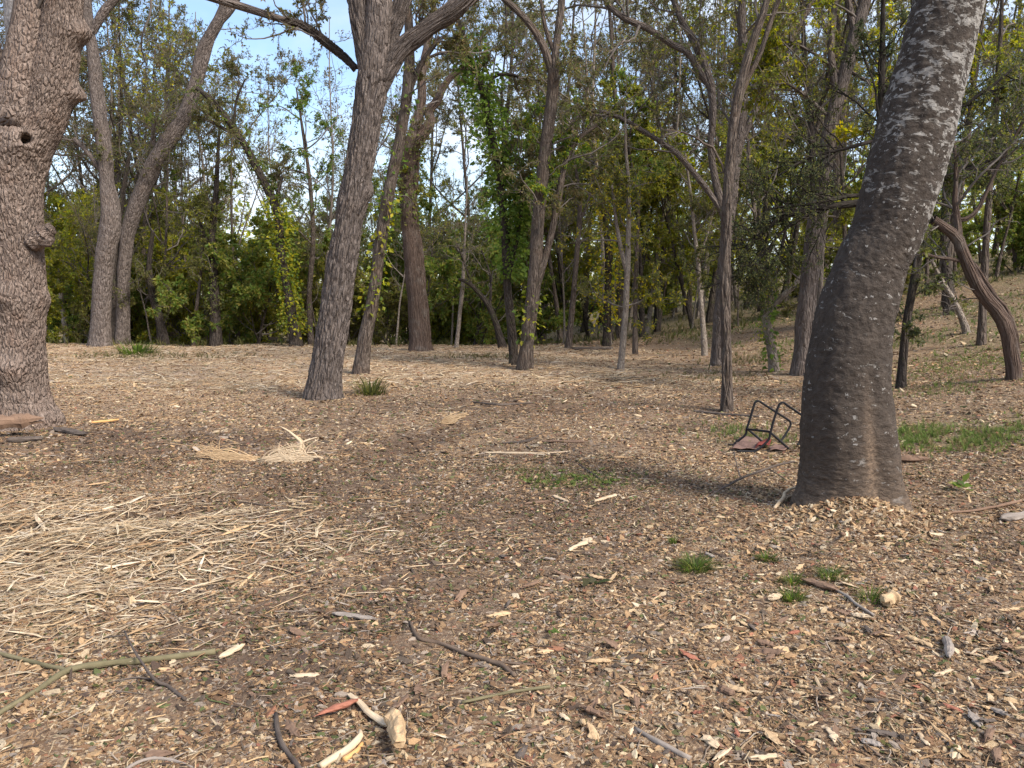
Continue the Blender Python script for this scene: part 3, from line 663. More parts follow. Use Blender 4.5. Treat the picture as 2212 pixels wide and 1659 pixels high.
hero('leaning_tree', 'stout grey forked tree leaning right in the middle of the clearing', (700, 860),
    [[(698, 850, 72), (708, 780, 67), (735, 600, 64), (757, 460, 60), (779, 340, 60), (795, 240, 62), (806, 165, 66)],
     [(803, 185, 52), (794, 115, 47), (784, 60, 48), (777, 0, 50), (768, -120, 46)],
     [(810, 180, 46), (836, 92, 40), (856, 40, 36), (876, -20, 34), (896, -120, 32)],
     [(808, 215, 34), (840, 146, 38), (868, 104, 38), (920, 62, 36), (980, 20, 37), (1040, -34, 36), (1120, -120, 32)],
     [(770, 150, 18, .5), (740, 120, 20, .5), (690, 80, 18, .4), (650, 52, 16, .3), (618, 45, 14, .2)]],
    .0145, ridges, 'grey', bumps=[(798, 415, .12, .07), (842, 42, .07, .04)], top=4.5, flare=.22,
    cfg=[dict(nb=6, bl=2.8, nt=4, ns=4, nl=5, size=.07, pal='mixed', mix='dry', mf=.3, bare=.2), dict(on=[4], nb=9, bl=1.5, nt=5, ns=4, nl=5, size=.06, pal='dry', mix='mixed', mf=.5, tmin=.4, bare=.2)])

# the big lichen-spotted trunk on the right
def lichen_mat():
    m, nt, b, o = newmat('lichen_spotted_bark'); v = attr(nt, 'bc').outputs['Vector']; sp = nt.nodes.new('ShaderNodeSeparateColor'); nt.links.new(attr(nt, 'tint').outputs['Color'], sp.inputs[0])
    li, di, si = sp.outputs[0], sp.outputs[1], sp.outputs[2]
    vb = mapping(nt, v, (1, 1, 1.7)); n1 = noise(nt, v, 14, 6, .7); n2 = noise(nt, mapping(nt, v, (1, 1, 2.2)), 24, 5, .65, .4)
    c = ramp(nt, n1, [(.3, (.032, .025, .021)), (.55, (.058, .046, .038)), (.75, (.092, .073, .06))])
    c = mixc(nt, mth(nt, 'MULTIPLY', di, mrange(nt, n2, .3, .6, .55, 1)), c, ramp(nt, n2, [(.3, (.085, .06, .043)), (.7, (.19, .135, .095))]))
    vo = nd(nt, 'ShaderNodeTexVoronoi', Scale=24.0); nz = nt.nodes.new('ShaderNodeTexNoise'); nz.inputs['Scale'].default_value = 60; nt.links.new(v, nz.inputs['Vector'])
    mv = nt.nodes.new('ShaderNodeVectorMath'); mv.operation = 'MULTIPLY_ADD'; nt.links.new(nz.outputs['Color'], mv.inputs[0]); mv.inputs[1].default_value = (.075,) * 3; nt.links.new(vb, mv.inputs[2]); nt.links.new(mv.outputs[0], vo.inputs['Vector'])
    cs = nt.nodes.new('ShaderNodeSeparateColor'); nt.links.new(vo.outputs['Color'], cs.inputs[0]); clump = mrange(nt, noise(nt, v, 4.0, 3), .4, .62)
    size = mth(nt, 'MULTIPLY', mth(nt, 'SUBTRACT', mth(nt, 'ADD', cs.outputs[0], mth(nt, 'MULTIPLY', clump, .25)), mrange(nt, li, 0, 1, .90, .45)), 1.2)
    spots = mrange(nt, mth(nt, 'SUBTRACT', size, vo.outputs['Distance']), -.02, .06)
    big_ = noise(nt, mapping(nt, v, (1, 1, 2.6)), 7.5, 7, .68, .5); patch = mrange(nt, mth(nt, 'ADD', big_, mth(nt, 'MULTIPLY', li, .36)), .66, .705)
    pat2 = mrange(nt, mth(nt, 'ADD', noise(nt, mapping(nt, v, (1, 1, 1.3)), 20, 6, .7), mth(nt, 'MULTIPLY', si, .5)), .665, .755)
    lic = mth(nt, 'MAXIMUM', mth(nt, 'MAXIMUM', mth(nt, 'MULTIPLY', spots, .9), mth(nt, 'MULTIPLY', patch, .72)), mth(nt, 'MULTIPLY', pat2, .9))
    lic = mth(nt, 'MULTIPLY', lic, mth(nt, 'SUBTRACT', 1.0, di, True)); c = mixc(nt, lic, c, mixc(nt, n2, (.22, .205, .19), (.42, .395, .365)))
    nt.links.new(c, b.inputs['Base Color'])
    h = mth(nt, 'ADD', mth(nt, 'MULTIPLY', n1, .9), mth(nt, 'ADD', mth(nt, 'MULTIPLY', n2, .6), mth(nt, 'MULTIPLY', lic, .2)))
    bp = nd(nt, 'ShaderNodeBump', Strength=1.0, Distance=.022); nt.links.new(h, bp.inputs['Height']); nt.links.new(bp.outputs[0], b.inputs['Normal'])
    return m
B = np.array([*LBASE, .04])
EDGE = [(1150, 1700, 1968), (1100, 1712, 1950), (1050, 1727, 1938), (1000, 1733, 1932), (900, 1735, 1920), (800, 1745, 1914), (700, 1763, 1922), (600, 1800, 1945), (560, 1815, 1955), (500, 1845, 1983), (400, 1870, 2018), (300, 1896, 2048), (200, 1926, 2071), (100, 1956, 2094), (0, 1984, 2116), (-150, 2026, 2150), (-350, 2085, 2195)]
P, r = limb(B[1], [((a + b) / 2, y, b - a) for y, a, b in EDGE]); q = spline(np.column_stack([P, r]), 430); P, r = q[:, :3], q[:, 3]; m = MB(); NS = 190; tubes(m, P, r, NS)
v = m.v[0]; bc = m.bc[0]; e = v - np.repeat(P, NS, 0); hgt = v[:, 2] - B[2]; un = unit(e); ang = np.arctan2(un[:, 0], -un[:, 1])          # 0 faces the camera
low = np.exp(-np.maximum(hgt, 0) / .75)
groove = -.17 * np.exp(-((ang - .28) / .26) ** 2) * np.exp(-np.maximum(hgt, 0) / .9) + .05 * np.exp(-((ang + .5) / .4) ** 2) * low + .05 * np.exp(-((ang - .95) / .35) ** 2) * low
toe = .10 * np.exp(-np.maximum(hgt, 0) / .16) * (.4 + .6 * np.cos(3 * (ang - .9)))
d = 1 + groove + toe + .025 * fbm(bc * np.array([4, 4, 2.0]), 2); d = d[:, None]
v = np.repeat(P, NS, 0) + e * d + un * (.006 * fbm(bc * np.array([26, 26, 44]), 3) + .008 * fbm(bc * np.array([9, 9, 6]), 2))[:, None]
bump_c = at(1812, 580, B[1] - .25); v = v + un * (.02 * np.exp(-(np.linalg.norm(v - bump_c, axis=1) / .12) ** 2))[:, None]
li = np.clip(.14 + .25 * sstep(1.6, 3.4, hgt) + .30 * sstep(.2, 1.3, ang) * sstep(1.0, 2.5, hgt) - .1 * low, 0, 1); si = np.clip(sstep(.55, 1.35, ang) * sstep(1.4, 2.4, hgt) + .35 * sstep(2.6, 3.6, hgt) * sstep(-.3, .8, ang), 0, 1) * .62  # right flank paled: lichen cover plus sky light put into the colour
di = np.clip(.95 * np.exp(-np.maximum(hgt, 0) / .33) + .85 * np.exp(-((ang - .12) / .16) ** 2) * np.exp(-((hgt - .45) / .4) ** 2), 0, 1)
m.v[0] = v; m.c[0] = np.stack([li, di, si, np.ones_like(li)], 1); m.bc[0] = np.stack([np.sin(ang) * .33, np.cos(ang) * .33, bc[:, 2] - bc[0, 2]], 1)
root = empty('lichen_tree', B); tag(root, 'massive dark leaning trunk spotted with pale lichen at the right, base in wood chips', 'tree'); m.build('trunk', lichen_mat(), root, B)
wood, lf = MB(), MB(); Q, rq = top_up(P[-5:], r[-5:], 6); Q, rq = dense(Q, rq, .3); lm_ = MB(); tubes(lm_, Q, rq, 14); lm_.build('limb', BARK['dark'], root, B); crown(wood, lf, [(Q, rq)], dict(nb=9, bl=3, nt=4, ns=4, nl=5, size=.07, pal='mixed', bare=.2)); tag(wood.build('branches', BARK['twig'], root, B), kind='stuff'); tag(lf.build('crown', LEAF, root, B, smooth=False), kind='stuff')
# ------------------------------------------------------------------ trees one can tell apart
OL = dict(nb=8, bl=1.7, nt=5, ns=4, nl=6, size=.075, pal='olive', mix='dry', mf=.25)
tree('twin_trunk_tree', 'grey trunk rising straight beside a paler twin at left rear', (216, 748),
     [[(216, 742, 42), (219, 660, 40), (226, 560, 38), (240, 470, 40), (232, 400, 30), (226, 330, 30), (212, 220, 28), (203, 130, 24), (190, 50, 22), (186, -30, 20)], [(200, 70, 16), (225, 25, 18), (255, -10, 16), (290, -60, 14)], [(228, 380, 12), (190, 330, 10), (160, 300, 8)]],
     'grey', [dict(OL, nb=12, tmin=.45, nl=4, pal='dry', mix='olive', mf=.4, bare=.35), dict(OL, on=[0], nb=5, tmin=.2, bl=1.3, nl=8, pal='olive')], 4)
tree('slanting_tree', 'pale grey trunk that bends far right above its thin twin at left rear', (265, 742),
     [[(265, 738, 27), (266, 650, 28), (270, 560, 26), (282, 480, 30), (312, 400, 32), (345, 330, 32), (376, 285, 31), (405, 235, 29), (425, 170, 26), (440, 105, 25), (470, 50, 22), (490, 5, 22), (510, -40, 20)], [(430, 180, 16), (462, 70, 14), (500, 20, 13), (530, -40, 12)], [(285, 480, 18), (312, 420, 15), (330, 390, 13), (350, 350, 10)], [(345, 335, 12), (330, 300, 9), (338, 250, 7)]],
     'grey', [dict(OL, nb=14, tmin=.35, nl=3, pal='dry', mix='olive', mf=.4, bare=.4), dict(OL, on=[0], nb=6, tmin=.3, bl=1.1, pal='green', mix='olive', mf=.5)], 4)
tree('dark_slim_tree', 'dark narrow trunk squeezed between the two grey trunks at left rear', (247, 738), [[(247, 735, 16), (248, 640, 15), (250, 540, 14), (262, 440, 11), (280, 330, 8)]], 'dark', dict(OL, nb=6))
tree('ivy_leaning_tree', 'dark trunk wrapped in yellow ivy, curving up to the left', (640, 748),
     [[(640, 745, 24), (632, 690, 22), (618, 610, 19), (606, 540, 18), (602, 470, 18), (578, 410, 17), (556, 365, 16), (530, 315, 15), (500, 270, 13), (462, 222, 12), (425, 190, 9)], [(600, 490, 10), (596, 440, 8), (610, 380, 6)], [(520, 300, 8), (480, 275, 7), (440, 255, 5)], [(505, 275, 7), (510, 220, 5), (530, 170, 3)]],
     'dark', [dict(OL, nb=7, tmin=.55, bl=1.5, nl=4, pal='dry', mix='olive', mf=.5), dict(OL, on=[1, 2, 3], nb=5, bl=1.1)], 0, ivy=[(0, .15, .5, 900, .6, 'yellow'), (0, .5, .85, 160, .2, 'olive')])
tree('dark_upright_tree', 'dark upright trunk with greenery at mid height, left of the ivy tree', (467, 748), [[(467, 745, 25), (465, 680, 22), (462, 600, 19), (459, 500, 16), (466, 420, 12), (470, 350, 8), (474, 270, 4)], [(464, 560, 8), (440, 500, 6), (420, 460, 4)]], 'dark', [dict(OL, nb=16, tmin=.3, bl=1.6, nl=8, mix='yellow', mf=.2)], ivy=[(0, .3, .6, 350, .3, 'olive')])
tree('crooked_dark_tree', 'short dark crooked trunk leaning left at the back of the left clearing', (352, 742), [[(352, 740, 22), (345, 690, 18), (330, 640, 15), (322, 580, 12), (330, 500, 8)]], 'dark', dict(OL, nb=9, tmin=.3, bl=1.3))
tree('sapling', 'thin brown sapling leaning right between dark trunks at left rear', (417, 748), [[(417, 746, 9), (424, 670, 8), (434, 590, 7), (440, 500, 5)]], 'mid', dict(OL, nb=8, bl=1.1))
tree('slender_tree', 'slender brown trunk leaning just right of the stout grey tree', (778, 808),
     [[(778, 804, 32), (788, 740, 30), (801, 670, 27), (815, 580, 25), (826, 500, 27), (838, 430, 26), (850, 370, 25), (864, 300, 24), (876, 230, 23), (884, 150, 22), (884, 80, 20), (880, 10, 18), (876, -40, 16)], [(870, 250, 14), (890, 180, 12), (915, 130, 11), (950, 80, 9)], [(884, 110, 12), (900, 60, 10), (912, 40, 9)]],
     'mid', [dict(OL, nb=10, tmin=.5, nl=5, pal='mixed'), dict(nb=9, tmin=.25, on=[0], bl=.7, nt=3, ns=2, nl=0)], 4, ivy=[(0, .16, .34, 110, .26, 'yellow'), (0, .3, .6, 60, .15, 'green')])
tree('gnarled_tree', 'wide brown trunk with a pale streak and a twisted limb, behind the slender tree', (908, 758),
     [[(908, 752, 46), (906, 700, 44), (899, 620, 42), (893, 540, 40), (884, 470, 36), (884, 400, 38), (886, 330, 40), (892, 300, 34)], [(888, 320, 30), (912, 290, 26), (930, 262, 22), (925, 240, 20), (945, 218, 18), (955, 195, 15), (975, 165, 13), (1003, 148, 11), (1030, 160, 9)], [(892, 300, 28), (910, 220, 20), (912, 160, 17), (925, 90, 15), (935, 30, 12), (940, -30, 10)], [(890, 400, 10), (870, 330, 9), (860, 250, 6)]],
     'red', [dict(OL, nb=7, tmin=.4, nl=4, pal='mixed', mix='dry', mf=.4), dict(OL, on=[0], nb=5, tmin=.55, bl=.8, nl=9, pal='yellow', mix='olive', mf=.6)], 3, flare=.3, ivy=[(0, .6, .95, 420, .3, 'olive')])
tree('thin_bare_tree', 'thin bare grey trunk standing alone in the bright centre gap', (986, 752), [[(986, 750, 9), (992, 690, 8), (1000, 610, 8), (1003, 540, 6), (1006, 470, 4), (1010, 380, 2.5)]], 'pale', dict(nb=9, tmin=.4, bl=1.4, nt=4, ns=3, nl=1, pal='dry'))
tree('bent_dark_tree', 'bare dark trunk bent over to the left in the centre gap', (1086, 752), [[(1086, 750, 16), (1072, 700, 14), (1055, 660, 12), (1032, 630, 10), (1010, 610, 8), (990, 603, 5)], [(1058, 665, 6), (1060, 600, 5), (1040, 540, 3)], [(1020, 620, 5), (1000, 560, 4), (985, 520, 2)]], 'dark', dict(nb=7, tmin=.3, bl=1.2, nt=4, ns=3, nl=2, pal='olive'))
tree('leafy_clad_tree', 'dark trunk clad in bright green climbing leaves, left of the forked pair', (1108, 788),
     [[(1110, 784, 18), (1106, 720, 18), (1098, 640, 18), (1094, 560, 18), (1088, 470, 17), (1080, 390, 16), (1070, 330, 15), (1058, 270, 16), (1046, 210, 16), (1030, 160, 14), (1005, 90, 12), (985, 30, 10), (975, -30, 9)], [(1050, 230, 10), (1062, 170, 8), (1095, 160, 7), (1120, 165, 5)], [(1098, 600, 10), (1120, 500, 9), (1128, 420, 8), (1130, 340, 6)], [(1060, 270, 9), (1040, 190, 8), (1022, 150, 8)]],
     'dark', [dict(OL, nb=8, tmin=.6, nl=5, pal='mixed'), dict(OL, on=[2], nb=6, bl=1.0, pal='green')], 3, ivy=[(0, .25, .62, 1300, .7, 'green'), (2, .0, .9, 700, .6, 'green')])
tree('forked_tree', 'brown trunk with a hanging vine that forks wide near the top centre', (1134, 798),
     [[(1134, 793, 32), (1141, 720, 30), (1150, 650, 27), (1158, 560, 27), (1163, 470, 27), (1172, 380, 26), (1182, 290, 25), (1192, 210, 24), (1196, 150, 24)], [(1195, 170, 16), (1178, 110, 16), (1150, 60, 14), (1112, 18, 13), (1070, -20, 11)], [(1196, 160, 18), (1203, 90, 17), (1212, 20, 15), (1216, -40, 14)], [(1150, 650, 14), (1168, 590, 15), (1190, 510, 15), (1206, 430, 14), (1222, 350, 12), (1250, 300, 10), (1290, 270, 8)], [(1200, 120, 10), (1178, 60, 9), (1168, 0, 8)]],
     'mid', [dict(OL, nb=8, tmin=.4, nl=5, pal='mixed', mix='dry', mf=.3), dict(OL, on=[0, 3], nb=6, tmin=.45, bl=1.1, pal='green', mix='yellow', mf=.3)], 4, flare=.15, ivy=[(0, .2, .38, 40, .4, 'yellow')])
tree('slim_grey_tree', 'slim grey trunk leaning gently right of the forked tree with vine', (1228, 753), [[(1228, 750, 14), (1234, 690, 12), (1240, 620, 12), (1247, 540, 11), (1252, 470, 11), (1250, 410, 8), (1240, 340, 6), (1236, 260, 4)], [(1252, 480, 6), (1275, 420, 5), (1290, 360, 3)]], 'mid', dict(OL, nb=10, tmin=.3, bl=1.5))
tree('pale_young_tree', 'young pale trunk standing alone in the straw right of centre', (1341, 798), [[(1341, 794, 14), (1346, 740, 13), (1351, 680, 12), (1354, 620, 13), (1356, 560, 12), (1358, 480, 10), (1358, 400, 8), (1352, 320, 6), (1350, 230, 4)], [(1354, 590, 9), (1340, 530, 9), (1330, 470, 7), (1322, 400, 5)], [(1352, 660, 4), (1375, 655, 3), (1400, 640, 2)]], 'pale', [dict(OL, nb=8, tmin=.35, bl=1.2, pal='olive', mix='gold', mf=.25), dict(OL, on=[2], nb=4, bl=.5, pal='yellow')])
tree('thin_brown_tree', 'thin brown trunk just behind the pale young tree on its right', (1372, 765), [[(1372, 762, 11), (1372, 680, 10), (1374, 600, 9), (1378, 500, 7), (1382, 400, 4)]], 'mid', dict(OL, nb=10, bl=1.4, mix='gold', mf=.2))
tree('golden_ivy_tree', 'dark trunk covered in golden yellow ivy in the right background', (1310, 748), [[(1310, 746, 18), (1312, 650, 16), (1314, 560, 15), (1308, 480, 13), (1295, 400, 10), (1280, 330, 6)]], 'dark', dict(OL, nb=9, tmin=.3, bl=1.5, mix='gold', mf=.4), ivy=[(0, .25, .9, 800, .9, 'gold')])
tree('white_thin_tree', 'thin white-barked trunk with light patches at right rear', (1522, 768), [[(1522, 765, 13), (1519, 710, 11), (1513, 640, 10), (1508, 570, 9), (1500, 500, 8), (1492, 420, 6), (1480, 330, 4)], [(1508, 560, 5), (1530, 500, 4), (1545, 440, 3)]], 'pale', dict(OL, nb=10, tmin=.35, bl=1.5))
tree('spreading_tree', 'large grey tree whose wide limbs fan out behind the vine-wrapped pole-like trunk', (1550, 790),
     [[(1550, 785, 28), (1553, 720, 26), (1560, 620, 26), (1568, 520, 26), (1580, 430, 26), (1588, 350, 22), (1600, 270, 20), (1610, 150, 18), (1602, 50, 16), (1604, -30, 14)], [(1572, 500, 18), (1548, 400, 16), (1535, 320, 15), (1540, 250, 16), (1532, 175, 17), (1505, 100, 15), (1470, 40, 13), (1450, -30, 12)], [(1534, 190, 14), (1490, 120, 14), (1450, 95, 14), (1400, 62, 13), (1350, 40, 12), (1318, 15, 11), (1290, -30, 10)], [(1570, 470, 14), (1520, 400, 12), (1460, 330, 11), (1400, 290, 10), (1330, 250, 8), (1270, 240, 7), (1230, 270, 5)], [(1590, 330, 14), (1640, 220, 13), (1690, 120, 12), (1740, 30, 11), (1770, -30, 9)]],
     'grey', [dict(OL, nb=12, tmin=.3, bl=2.3, nl=6, pal='mixed', mix='dry', mf=.35), dict(OL, on=[0], nb=7, tmin=.25, bl=1.8)], 4)
tree('vine_wrapped_tree', 'straight narrow brown trunk wrapped by thin vines near the metal chair frame', (1571, 888),
     [[(1570, 882, 23), (1570, 800, 22), (1568, 700, 22), (1566, 600, 22), (1568, 500, 22), (1572, 420, 21), (1578, 340, 21), (1584, 270, 21), (1596, 200, 20), (1614, 130, 18), (1630, 80, 16), (1648, 30, 14), (1662, -20, 12), (1670, -60, 11)], [(1586, 270, 14), (1606, 190, 12), (1640, 120, 11), (1660, 60, 10), (1690, -20, 9)], [(1578, 420, 3), (1550, 330, 5), (1520, 310, 5), (1490, 290, 4), (1440, 280, 3)],
      [(1575, 885, 4, -.08), (1562, 800, 4, -.13), (1572, 720, 4, -.13), (1560, 640, 4, -.11), (1566, 560, 4, -.13), (1578, 460, 4, -.12), (1574, 380, 4, -.12), (1590, 300, 4, -.12)], [(1562, 885, 3, -.1), (1578, 780, 3, -.12), (1564, 690, 3, -.13), (1578, 600, 3, -.12), (1570, 480, 3, -.12)]],
     'mid', [dict(OL, on=[0, 1], nb=9, tmin=.55, bl=1.3, nl=3, pal='mixed', mix='yellow', mf=.3), dict(on=[0], nb=7, tmin=.4, bl=.9, nt=4, ns=3, nl=0), dict(on=[2], nb=5, bl=.6, nl=0, ns=2)], 3)
tree('ivy_stump_tree', 'short crooked pale trunk with fresh green leaves at right rear', (1672, 803), [[(1672, 800, 22), (1668, 760, 19), (1660, 720, 17), (1656, 680, 16), (1664, 640, 12), (1660, 590, 8), (1650, 540, 5)], [(1658, 680, 13), (1690, 640, 12), (1722, 610, 10), (1742, 570, 8), (1752, 530, 5)], [(1660, 650, 7), (1640, 610, 5), (1632, 560, 3)]], 'pale', [dict(nb=10, tmin=.2, bl=.9, nt=4, ns=3, nl=2, pal='yellow', size=.06)], ivy=[(0, .1, .95, 130, .16, 'green'), (2, 0, 1, 60, .2, 'yellow')], flare=.1)
tree('stout_rear_tree', 'stout brown leaning trunk just left of the lichen-spotted trunk', (1733, 808), [[(1732, 803, 44), (1738, 730, 41), (1746, 640, 38), (1756, 540, 36), (1768, 440, 34), (1780, 350, 32), (1800, 250, 30), (1830, 140, 28), (1852, 60, 27), (1872, -20, 25)], [(1810, 220, 16), (1795, 120, 14), (1800, 40, 13), (1810, -30, 12)], [(1852, 90, 16), (1835, 20, 14), (1830, -40, 13)], [(1800, 260, 8), (1760, 225, 7), (1710, 185, 6), (1650, 170, 4)], [(1830, 150, 8), (1875, 175, 7), (1930, 190, 6), (1975, 215, 4)], [(1825, 170, 7), (1780, 130, 6), (1720, 95, 5), (1680, 90, 3)]],
     'grey', [dict(OL, nb=10, tmin=.45, bl=2.0, nl=6, pal='mixed', mix='yellow', mf=.25), dict(OL, on=[0, 1, 2], nb=9, tmin=.3, bl=2.0, nl=9, size=.09, pal='yellow', mix='gold', mf=.4), dict(OL, on=[3, 4, 5], nb=11, tmin=.15, bl=1.1, nt=4, nl=5, size=.085, pal='yellow', mix='olive', mf=.3)], 4)
tree('pale_rear_tree', 'pale thin trunk half hidden behind the stout brown leaning trunk', (1764, 800), [[(1764, 797, 14), (1766, 720, 13), (1772, 640, 12), (1776, 540, 10), (1790, 420, 8)]], 'pale', dict(OL, nb=8, bl=1.4))
tree('prop_tree', 'dark narrow trunk just right of the lichen-spotted trunk', (1945, 838), [[(1946, 834, 18), (1952, 760, 17), (1960, 690, 17), (1972, 620, 17), (1984, 550, 15), (1995, 470, 12), (2000, 380, 9)], [(1948, 690, 4), (1940, 670, 3), (1925, 690, 2)]], 'dark', dict(OL, nb=6, tmin=.5, bl=1.1, pal='cedar', mix='olive', mf=.3))
tree('twisted_tree', 'twisted multi-stemmed dark trunk bending left on the grassy bank', (2190, 818),
     [[(2191, 813, 28), (2185, 770, 28), (2176, 720, 28), (2160, 680, 28), (2135, 650, 27), (2110, 615, 27), (2092, 575, 25), (2078, 540, 23), (2068, 515, 22), (2045, 495, 20), (2015, 475, 18)], [(2200, 760, 9, .06), (2192, 710, 10, .06), (2172, 665, 10, .06), (2146, 635, 10, .05), (2125, 600, 9, .05), (2105, 570, 9, .1)], [(2070, 520, 17), (2068, 470, 14), (2062, 430, 11), (2066, 380, 9), (2060, 300, 6)], [(2070, 475, 9), (2095, 470, 9), (2120, 440, 8), (2150, 370, 7), (2185, 310, 6), (2215, 250, 4)], [(2090, 570, 8), (2060, 560, 7), (2020, 555, 6), (1985, 545, 5)]],
     'red', [dict(nb=10, on=[2, 3], tmin=.2, bl=1.4, nt=6, ns=4, nl=4, pal='cedar', mix='olive', mf=.5, size=.05), dict(nb=8, on=[0, 4], tmin=.4, bl=.8, nt=4, ns=3, nl=1, pal='olive')], flare=.2)
tree('cedar_tree', 'dark cedar with low sweeping boughs reaching left behind the lichen-spotted trunk', (1900, 815),
     [[(1902, 810, 22), (1900, 700, 21), (1898, 560, 20), (1896, 430, 18), (1900, 300, 15), (1905, 150, 12), (1908, 0, 9)], [(1898, 435, 16), (1840, 440, 15), (1770, 450, 13), (1705, 463, 12), (1660, 490, 10), (1622, 530, 8), (1595, 560, 6)], [(1896, 420, 10), (1820, 425, 8), (1760, 440, 7), (1700, 445, 5), (1650, 455, 4)], [(1760, 455, 8), (1690, 500, 6), (1640, 560, 5), (1580, 600, 4), (1530, 620, 3)], [(1700, 470, 6), (1690, 530, 5), (1660, 580, 4), (1630, 600, 3)], [(1900, 330, 9), (1960, 280, 8), (2060, 240, 7), (2150, 180, 6), (2220, 120, 5)], [(1899, 380, 9), (1980, 380, 8), (2080, 370, 7), (2170, 330, 6)], [(1900, 300, 8), (1830, 320, 7), (1750, 340, 6), (1680, 380, 4)]],
     'cedar', [dict(nb=15, on=[1, 2, 3, 4, 7], tmin=.1, bl=1.1, nt=6, ns=5, nl=3, size=.045, pal='cedar', mix='olive', mf=.25, up=.0, ang=(30, 70), droop=.6), dict(nb=14, on=[5, 6], tmin=.1, bl=1.4, nt=6, ns=5, nl=6, size=.05, pal='cedar', mix='olive', mf=.4, up=.02), dict(nb=10, on=[0], tmin=.6, bl=1.8, nt=6, ns=5, nl=7, size=.05, pal='cedar')], twig='cedar')
tree('yellow_leaf_tree', 'slim tree with bright yellow-green leaves above the bank, top right', (2120, 745), [[(2120, 742, 16), (2124, 640, 15), (2130, 520, 14), (2140, 380, 13), (2150, 240, 11), (2160, 100, 9), (2165, -20, 7)], [(2140, 380, 7), (2180, 300, 5), (2210, 200, 4)]], 'mid', dict(OL, nb=14, tmin=.35, bl=1.9, nl=9, size=.08, pal='yellow', mix='olive', mf=.4), 2)
tree('pale_leaning_tree', 'dead silver limb-like trunk slanting across the bank at far right', (2085, 720), [[(2088, 718, 14), (2075, 680, 12), (2055, 640, 11), (2030, 600, 9), (2012, 560, 6)]], 'pale', dict(nb=5, bl=1, nl=0))
tree('fresh_green_tree', 'thin sapling with sparse fresh green leaves against the blue gap left of centre', (672, 740), [[(672, 738, 12), (668, 640, 11), (676, 520, 10), (670, 400, 8), (655, 290, 6), (640, 190, 3)]], 'mid', [dict(OL, nb=20, tmin=.45, bl=2.4, nl=8, size=.1, pal='green', mix='olive', mf=.3)])

# ------------------------------------------------------------------ woodland behind: each tree a thing, kinds share meshes
def proto(name, h, r, pal, mix, mf, nl, size, cfgs, mat, lean=.05, forks=3, fork_at=.4, wig=.05):
    wood, lf, tr = MB(), MB(), MB()
    n = 8; P = np.zeros((n, 3)); d = np.array([lean * rng.normal(), lean * rng.normal(), 1.0])
    P[0] = (0, 0, -.4)
    for k in range(1, n): d = unit(d + wig * rng.normal(size=3) + np.array([0, 0, .04])); P[k] = P[k - 1] + d * (h + .4) / (n - 1)
    rad = r * (1 - .85 * np.linspace(0, 1, n) ** .9); limbs = [trunk_tube(tr, P, rad, 9, .4, flare=.25)]
    for f in range(forks):
        t = fork_at + (.8 - fork_at) * rng.random(); k = int(t * (n - 1)); a = rng.random() * 6.28; d = unit(np.array([math.cos(a), math.sin(a), 1.1])); L = h * (1 - t) * (.7 + .4 * rng.random()); Q = [P[k]]
        for j in range(5): d = unit(d + .16 * rng.normal(size=3) + np.array([0, 0, .12])); Q.append(Q[-1] + d * L / 5)
        limbs.append(trunk_tube(tr, np.array(Q), rad[k] * .62 * (1 - .8 * np.linspace(0, 1, 6)), 7, .4))
    for c in cfgs: crown(wood, lf, limbs if not c.get('main') else limbs[:1], {k: v for k, v in dict(pal=pal, mix=mix, mf=mf, nl=nl, size=size, **c).items() if k != 'main'})
    root = empty(name, (0, 0, 0)); tr.build('trunk', BARK[mat], root); tag(wood.build('branches', BARK['twig'], root), kind='stuff')
    if lf.n: tag(lf.build('crown', LEAF, root, smooth=False), kind='stuff')
    return root
T_ = dict(nb=8, bl=2.1, nt=6, ns=4, tmin=.3)
PROTO = {
    'tall': [proto('woodland_tree', 13, .12, 'mixed', 'dry', .3, 4, .08, [dict(T_, nt=7, ns=5)], 'mid'), proto('woodland_tree', 14, .15, 'lit', 'mixed', .5, 4, .095, [dict(T_, nb=9)], 'grey', .08), proto('woodland_tree', 12, .11, 'dry', 'olive', .4, 3, .08, [dict(T_, nt=7, ns=5)], 'dark', .12)],
    'mid': [proto('understory_tree', 7.5, .09, 'lit', 'yellow', .25, 7, .11, [dict(T_, nb=9, bl=1.7, tmin=.15)], 'dark', .1, 3, .25), proto('understory_tree', 8, .09, 'green', 'lit', .5, 7, .11, [dict(T_, nb=9, bl=1.7, tmin=.2)], 'mid', .12, 3, .3), proto('understory_tree', 6.5, .08, 'yellow', 'lit', .5, 7, .11, [dict(T_, nb=9, bl=1.6, tmin=.15)], 'dark', .15, 3, .2)],
    'bare': [proto('bare_tree', 11, .075, 'dry', 'mixed', .4, 2, .09, [dict(T_, nb=10, bare=.5)], 'pale', .1), proto('bare_tree', 9, .065, 'mixed', 'yellow', .3, 2, .09, [dict(T_, nb=10, bl=1.6, bare=.45)], 'mid', .15)],
    'bush': [proto('thicket_shrub', 3.6, .05, 'lit', 'green', .4, 7, .12, [dict(T_, nb=9, bl=1.4, tmin=.03)], 'dark', .2, 5, .08), proto('thicket_shrub', 4.2, .05, 'green', 'lit', .5, 7, .12, [dict(T_, nb=9, bl=1.5, tmin=.03)], 'dark', .2, 5, .08), proto('thicket_shrub', 3.2, .045, 'lit', 'dry', .4, 9, .11, [dict(T_, nb=8, bl=1.3, tmin=.03)], 'dark', .25, 5, .08), proto('thicket_shrub', 3.8, .05, 'yellow', 'lit', .5, 7, .12, [dict(T_, nb=9, bl=1.4, tmin=.03)], 'dark', .2, 5, .08)]}
